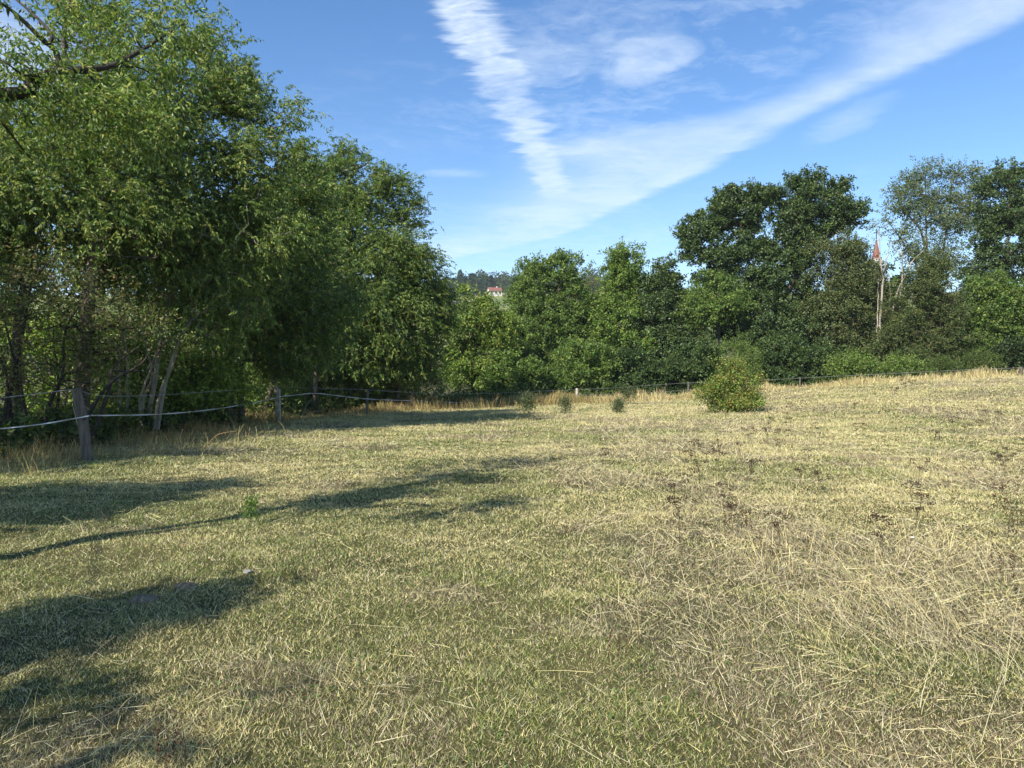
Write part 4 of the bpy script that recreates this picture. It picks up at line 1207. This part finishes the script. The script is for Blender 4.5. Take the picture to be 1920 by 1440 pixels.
    line('wire', [(1082, 730, 43.5), (1150, 727.5, 44.3), (1220, 722, 45), (1291, 718, 45.5)], .0055, M_WIRE)
    line('wire', [(1082, 740, 43.5), (1150, 738.5, 44.3), (1220, 736, 45), (1291, 731, 45.5)], .0055, M_WIRE)
    line('wire', [(1291, 718, 45.5), (1400, 714.5, 45.0), (1500, 709, 44.5), (1600, 704, 44), (1700, 699, 43.4), (1800, 694, 42.9), (1915, 689.5, 42.4)], .0055, M_WIRE)
    line('wire', [(1291, 731, 45.5), (1360, 732, 45.2), (1430, 729, 45.0), (1500, 726, 44.6)], .0055, M_WIRE)


fence()

# ------------------------------------------------------------------ shrubs and saplings in the pasture
ROSE = dict(SPECIES['shrub']); ROSE.update(pal=[(.12, .18, .035), (.17, .24, .05), (.09, .14, .03), (.24, .25, .05), (.22, .17, .05)], L=.075, W=.045, sl=.26, ns=5, nl=9, spread=.08)
SPECIES['rose'] = ROSE
SPECIES['sapling'] = dict(pal=[(.07, .09, .035), (.11, .13, .05), (.05, .07, .03)], L=.06, W=.035, droop=.1, sl=.14, ns=5, nl=8, spread=.08)
tree('rose_bush', 'rounded wild rose bush with yellowing leaves standing in the pasture', 'bush',
     [pl([(1365, 768), (1360, 740), (1350, 715)], 30.0), pl([(1368, 768), (1380, 735), (1385, 705)], 30.0), pl([(1372, 768), (1395, 745), (1405, 725)], 30.1), pl([(1362, 768), (1340, 752), (1322, 728)], 29.9), pl([(1366, 768), (1362, 720), (1356, 684)], 30.1), pl([(1370, 768), (1398, 730), (1420, 706)], 30), pl([(1372, 768), (1378, 720), (1386, 682)], 30), pl([(1360, 768), (1330, 748), (1308, 742)], 29.8)],
     [pb(1368, 738, 30, 38, 24), pb(1382, 714, 30, 20, 14), pb(1372, 697, 30, 9, 11), pb(1345, 728, 30, 12, 12), pb(1408, 735, 30, 12, 12), pb(1392, 752, 30, 28, 15), pb(1345, 755, 30, 22, 9), pb(1375, 756, 30, 26, 8), pb(1356, 690, 30, 4, 9), pb(1386, 690, 30, 4, 9), pb(1415, 712, 30, 6, 7), pb(1315, 738, 30, 8, 6), pb(1335, 730, 30, 15, 12), pb(1400, 752, 30, 20, 14), pb(1352, 716, 30, 14, 12)],
     'rose', 330, 120, tr=.022, leaf=LM_BUSH, rc=.26, gapn=.42, lscale=1.15)
for k, (px, py, top, d, w, lab) in enumerate([(1060, 776, 744, 31, 13, 'small grey-green bushy seedling in the pasture below the short bleached post'), (991, 788, 745, 27, 9, 'thin upright sapling in the pasture, leftmost of the seedlings'),
                                              (1178, 758, 728, 39, 22, 'low spreading grey-green seedling near the fence right of the short bleached post'), (1160, 775, 752, 31.5, 6, 'tiny dark seedling just below the low spreading one')]):
    h2 = (py - top) / 2
    tree('seedling', lab, 'seedling', [pl([(px, py), (px + 1, py - h2), (px, top + 3)], d), pl([(px + 1, py), (px + w * .5, py - h2), (px + w * .5, top + 8)], d)],
         [pb(px, py - h2, d, w, h2 * .8), pb(px, top + h2 * .5, d, w * .6, h2 * .5)], 'sapling', 34, 130 + k, tr=.012, leaf=LM_BUSH, rc=.10, gapn=.3, group='seedlings in the pasture')


def field_point(px, py, h=0.0):
    """place on the pasture whose point at height h shows at this place of the photograph"""
    d = 10.
    for _ in range(30):
        x = (px - 960) / FPX * d
        d = .5 * d + .5 * np.clip((EYE - h - float(H(x, d))) * FPX / max(py - 700, 6), 1.5, 48)
    return np.array([(px - 960) / FPX * d, d, float(H((px - 960) / FPX * d, d))])


# dark dried seed heads
M_WEED = plain_mat('dried_weed_stem', (.10, .07, .045), .8, .1)
M_HEAD = plain_mat('dark_seed_head', (.055, .038, .026), .9, .1)
M_RUST = plain_mat('rusty_seed_head', (.085, .045, .028), .9, .1)


def weed_proto(seed, h, kind):
    rs = np.random.RandomState(seed)
    Vt, Fq, off = [], [], 0
    heads = []
    top = np.array([rs.randn() * .05, rs.randn() * .05, h])
    stem = smooth_line([np.zeros(3) - [0, 0, .03], top * .5 + rs.randn(3) * .02, top * .8], 5)
    L = [(stem, .0035, .002)]
    nb = 6 if kind == 'umbel' else 4
    for k in range(nb):
        st = stem[rs.randint(2, 5)]
        e = top + np.array([rs.randn() * .07, rs.randn() * .07, -abs(rs.randn()) * .09])
        L.append((smooth_line([st, (st + e) / 2 + rs.randn(3) * .01, e], 4), .002, .0012)); heads.append(e)
    for P, r0, r1 in L:
        V, a, b = polytube(P, np.linspace(r0, r1, len(P)), 4)
        Vt.append(V); Fq.append(a + off); off += len(V)
    root = empty('seed_head_weed', (0, 0, 0))
    make_mesh('stem', np.vstack(Vt), [np.vstack(Fq)], M_WEED, parent=root)
    for e in heads:
        m = 26
        if kind == 'umbel': P = e + rs.randn(m, 3) * np.array([.026, .026, .010])
        else: P = e + np.array([0, 0, -.10]) * rs.rand(m, 1) * 1.6 + rs.randn(m, 3) * .007
        V, a, C = leaves(P, unit(rs.randn(m, 3)), np.full(m, .022), np.full(m, .013), np.ones((m, 3)), rs)
        make_mesh('seed_head', V, [a], M_HEAD if kind == 'umbel' else M_RUST, parent=root)
    return root


def copy_tree(o):
    c = o.copy(); col.objects.link(c)
    for ch in list(o.children):
        g = ch.copy(); col.objects.link(g); g.parent = c
    return c


HEADS = [(1305, 822), (1350, 825), (1347, 842), (1290, 845), (1326, 834), (1240, 885), (1283, 888), (1355, 905), (1275, 930), (1405, 800), (1480, 785), (1530, 795), (1608, 795), (1625, 795), (1750, 805),
         (1815, 795), (1790, 783), (1840, 788), (1873, 775), (1700, 725), (1712, 728), (1730, 712), (1600, 760), (1676, 735), (1508, 840), (1537, 880), (1462, 960), (1885, 852), (1868, 850), (1722, 857),
         (1715, 900), (1718, 925), (1655, 962), (1440, 802), (1463, 803), (1375, 940), (1460, 822), (1405, 860), (1390, 830), (1315, 860), (1265, 905), (1138, 840), (1478, 806), (1504, 878), (1900, 838), (1480, 760), (1443, 786), (1760, 700), (1850, 700)]
protos = {}
for kk, (px, py) in enumerate(HEADS):
    v = kk % 5
    rs = np.random.RandomState(300 + kk)
    if v not in protos:
        o = weed_proto(500 + v, .30 + .05 * v, 'umbel'); protos[v] = o
    else: o = copy_tree(protos[v])
    hh = (.30 + .05 * v)
    s = rs.uniform(.75, 1.1)
    p = field_point(px, py, hh * s)
    s *= max(1.0, p[1] / 16) ** .5
    o.location = p; o.scale = (s, s, s); o.rotation_euler = (0, 0, rs.rand() * 6.28)
    tag(o, 'dark brown dried umbel weed standing in the pale grass, right of the long tree shadow', 'weed', 'dark dried umbel weeds in the pasture')
rust = None
for kk, (px, py, sc_, lab) in enumerate([(1890, 890, 1.3, 'largest rusty red dried dock, at the right edge of the photo'), (1900, 940, 1.1, 'rusty dried dock below the largest one at the right edge'), (1385, 945, .9, 'rust brown dried dock in the middle of the right pasture'),
                                         (1365, 955, .7, 'thin rusty dock stem just left of the rust brown dock'), (1165, 1185, .6, 'low reddish dried dock in the lower middle grass'), (342, 1340, .75, 'thin dark red dock stem in the lower left grass'), (1875, 1020, .9, 'slender red dock stem near the right edge below the other docks'),
                                         (1440, 1010, .7, 'orange-brown dock beside the straw heap right of centre')]):
    if rust is None: rust = weed_proto(700, .45, 'dock'); rust.name = 'dock_plant'; o = rust
    else: o = copy_tree(rust)
    p = field_point(px, py, .45 * sc_)
    o.location = p; o.scale = (sc_ * .8, sc_ * .8, sc_); o.rotation_euler = (0, 0, kk * 1.3)
    tag(o, lab, 'dock', 'rusty docks in the pasture')

# small things lying about
M_STONE = rough_mat('grey_field_stone', (.14, .13, .11), (.28, .26, .23), 14, bump=.6)
M_SCRAP = plain_mat('white_scrap', (.75, .74, .70), .7)
M_EARTH = rough_mat('loose_brown_earth', (.10, .08, .055), (.24, .19, .13), 30, bump=.8)


def lump(name, p, r, mat, seed, label, cat, squash=.6):
    rs = np.random.RandomState(seed)
    nu, nv = 14, 9; V = []
    ph = rs.rand(6) * 6
    for i in range(nv):
        a = math.pi * i / (nv - 1)
        for j in range(nu):
            b = 2 * math.pi * j / nu
            q = 1 + .13 * math.sin(3 * b + ph[0] + a * 2) + .1 * math.sin(5 * a + 2 * b + ph[1]) + .05 * rs.randn()
            V.append((r * q * math.sin(a) * math.cos(b), r * .75 * q * math.sin(a) * math.sin(b), r * squash * q * math.cos(a)))
    Fq = np.array([[i * nu + j, (i + 1) * nu + j, (i + 1) * nu + (j + 1) % nu, i * nu + (j + 1) % nu] for i in range(nv - 1) for j in range(nu)])
    o = make_mesh(name, V, [Fq], mat, smooth=False); o.location = p + np.array([0, 0, r * squash * .35]); tag(o, label, cat)


lump('stone', field_point(463, 1076), .04, M_STONE, 1, 'small grey stone in the grass left of centre', 'stone')
lump('earth_mound', field_point(345, 1105), .08, M_EARTH, 2, 'small dark brown mound at the end of the lower left tree shadow', 'molehill', .42)
lump('earth_mound', field_point(268, 1130), .10, M_EARTH, 4, 'larger dark mound inside the lower left tree shadow', 'molehill', .38)
lump('white_scrap', field_point(1713, 1009), .025, M_SCRAP, 3, 'tiny white scrap lying in the straw at the right', 'scrap', .35)


def green_weed(px, py, hpx, label, seed, bushy=True):
    rs = np.random.RandomState(seed)
    p = field_point(px, py); h = hpx * p[1] / FPX
    root = empty('green_weed', p); tag(root, label, 'weed')
    st = smooth_line([p - [0, 0, .02], p + [.01, 0, h * .5], p + [.02, .0, h]], 8)
    V, a, b = polytube(st, np.linspace(.004, .002, 8), 5); make_mesh('stem', V, [a, b], M_WEED, parent=root, origin=p)
    n = 170; t = rs.rand(n); q = p + np.stack([rs.randn(n) * .035, rs.randn(n) * .035, h * (.25 + .75 * t)], 1)
    V, a, C = leaves(q, unit(rs.randn(n, 3) + np.array([0, 0, .6])), .03 + .03 * rs.rand(n), .012 + .01 * rs.rand(n), np.array([[.10, .17, .03]]) * (.7 + .6 * rs.rand(n, 1)), rs)
    make_mesh('leaves', V, [a], LM_BUSH, C, parent=root, origin=p)


green_weed(468, 982, 48, 'small leafy green weed standing in the long tree shadow', 1)


def long_stem(pts, r, label, name='bent_stalk', mat=None, group=None):
    P = smooth_line(pts, 16)
    V, a, b = polytube(P, np.linspace(r, r * .4, 16), 5)
    o = make_mesh(name, V - P[0], [a, b], mat or M_STALK); o.location = P[0]; tag(o, label, 'stalk', group)


M_STALK = plain_mat('pale_dry_stalk', (.60, .53, .34), .7, .2)
M_STALK_O = plain_mat('orange_dry_stalk', (.46, .30, .13), .7, .2)


def arc(px0, py0, px1, py1, hgt_px, d=None, r=.004, label='', mat=None):
    a = field_point(px0, py0) if d is None else at(px0, py0, d)
    dd = a[1]; b = at(px1, py1, dd); m = (a + b) / 2 + np.array([0, 0, hgt_px * dd / FPX])
    long_stem([a, a * .5 + m * .5 + np.array([0, 0, .02]), m, b], r, label, mat=mat)


arc(375, 848, 445, 808, 14, None, .010, 'orange-brown bent stalk curving over the grass near the leaning post', M_STALK_O)
arc(560, 795, 605, 769, 8, None, .014, 'pale straight stalk leaning right of the flecked post')
arc(565, 785, 586, 748, 8, None, .012, 'slim arched stalk between the flecked post and the pale straight stalk')
arc(158, 858, 137, 762, 2, None, .008, 'tall thin dry stalk standing in front of the leaning post')
arc(1888, 1290, 1915, 1085, 12, None, .0018, 'long pale stalk standing near the lower right edge')
arc(1845, 1400, 1915, 1200, 18, None, .0015, 'pale bent stalk at the lower right edge')
arc(1730, 1330, 1740, 1260, 4, None, .003, 'short white stalk in the lower right grass')
arc(700, 1305, 810, 1345, 6, None, .002, 'thin straw lying flat in the lower middle grass')
arc(345, 1430, 340, 1345, 2, None, .003, 'thin dark twig standing in the lower left grass', M_WEED)
arc(345, 1345, 205, 1345, 9, None, .0035, 'dark beaded twig lying sideways in the lower left grass', M_WEED)


def make_clover():
    n = 34000
    x, y = sample_field(n, expo=.9)
    g = F2(x + 11, y + 77, .9, 3) + .15 * F4(x + 5, y + 5, 3., 2)
    k = (g > .60) & (inside(x, y) > 0) & (y < 20)
    x, y = x[k], y[k]; n = len(x)
    P = np.stack([x, y, H(x, y) + .006 + .02 * RS.rand(n)], 1)
    ax = unit(np.stack([RS.randn(n), RS.randn(n), .45 * np.ones(n)], 1))
    V, a, C = leaves(P, ax, (.012 + .014 * RS.rand(n)) * np.maximum(1, y / 5) ** .5, (.008 + .008 * RS.rand(n)) * np.maximum(1, y / 5) ** .5, np.array([[.085, .15, .035]]) * (.6 + .8 * RS.rand(n, 1)), RS)
    o = make_mesh('clover', V, [a], LM_BUSH, C)
    tag(o, 'small green clover and herb leaves low in the turf', 'ground cover', kind='stuff')


make_clover()
print('scene done')


def make_haze():
    me_V, Fb = boxes([(-1900, 1900, -60, 1500, -40, 130)])
    m, nt, out = mat_new('thin_air_haze')
    v = nt.nodes.new('ShaderNodeVolumePrincipled'); v.inputs['Color'].default_value = (.80, .88, 1, 1); v.inputs['Density'].default_value = .00018
    nt.links.new(v.outputs[0], out.inputs['Volume'])
    o = make_mesh('haze', me_V, [Fb], m); tag(o, 'thin pale summer haze over the far hill', 'haze', kind='stuff')


make_haze()
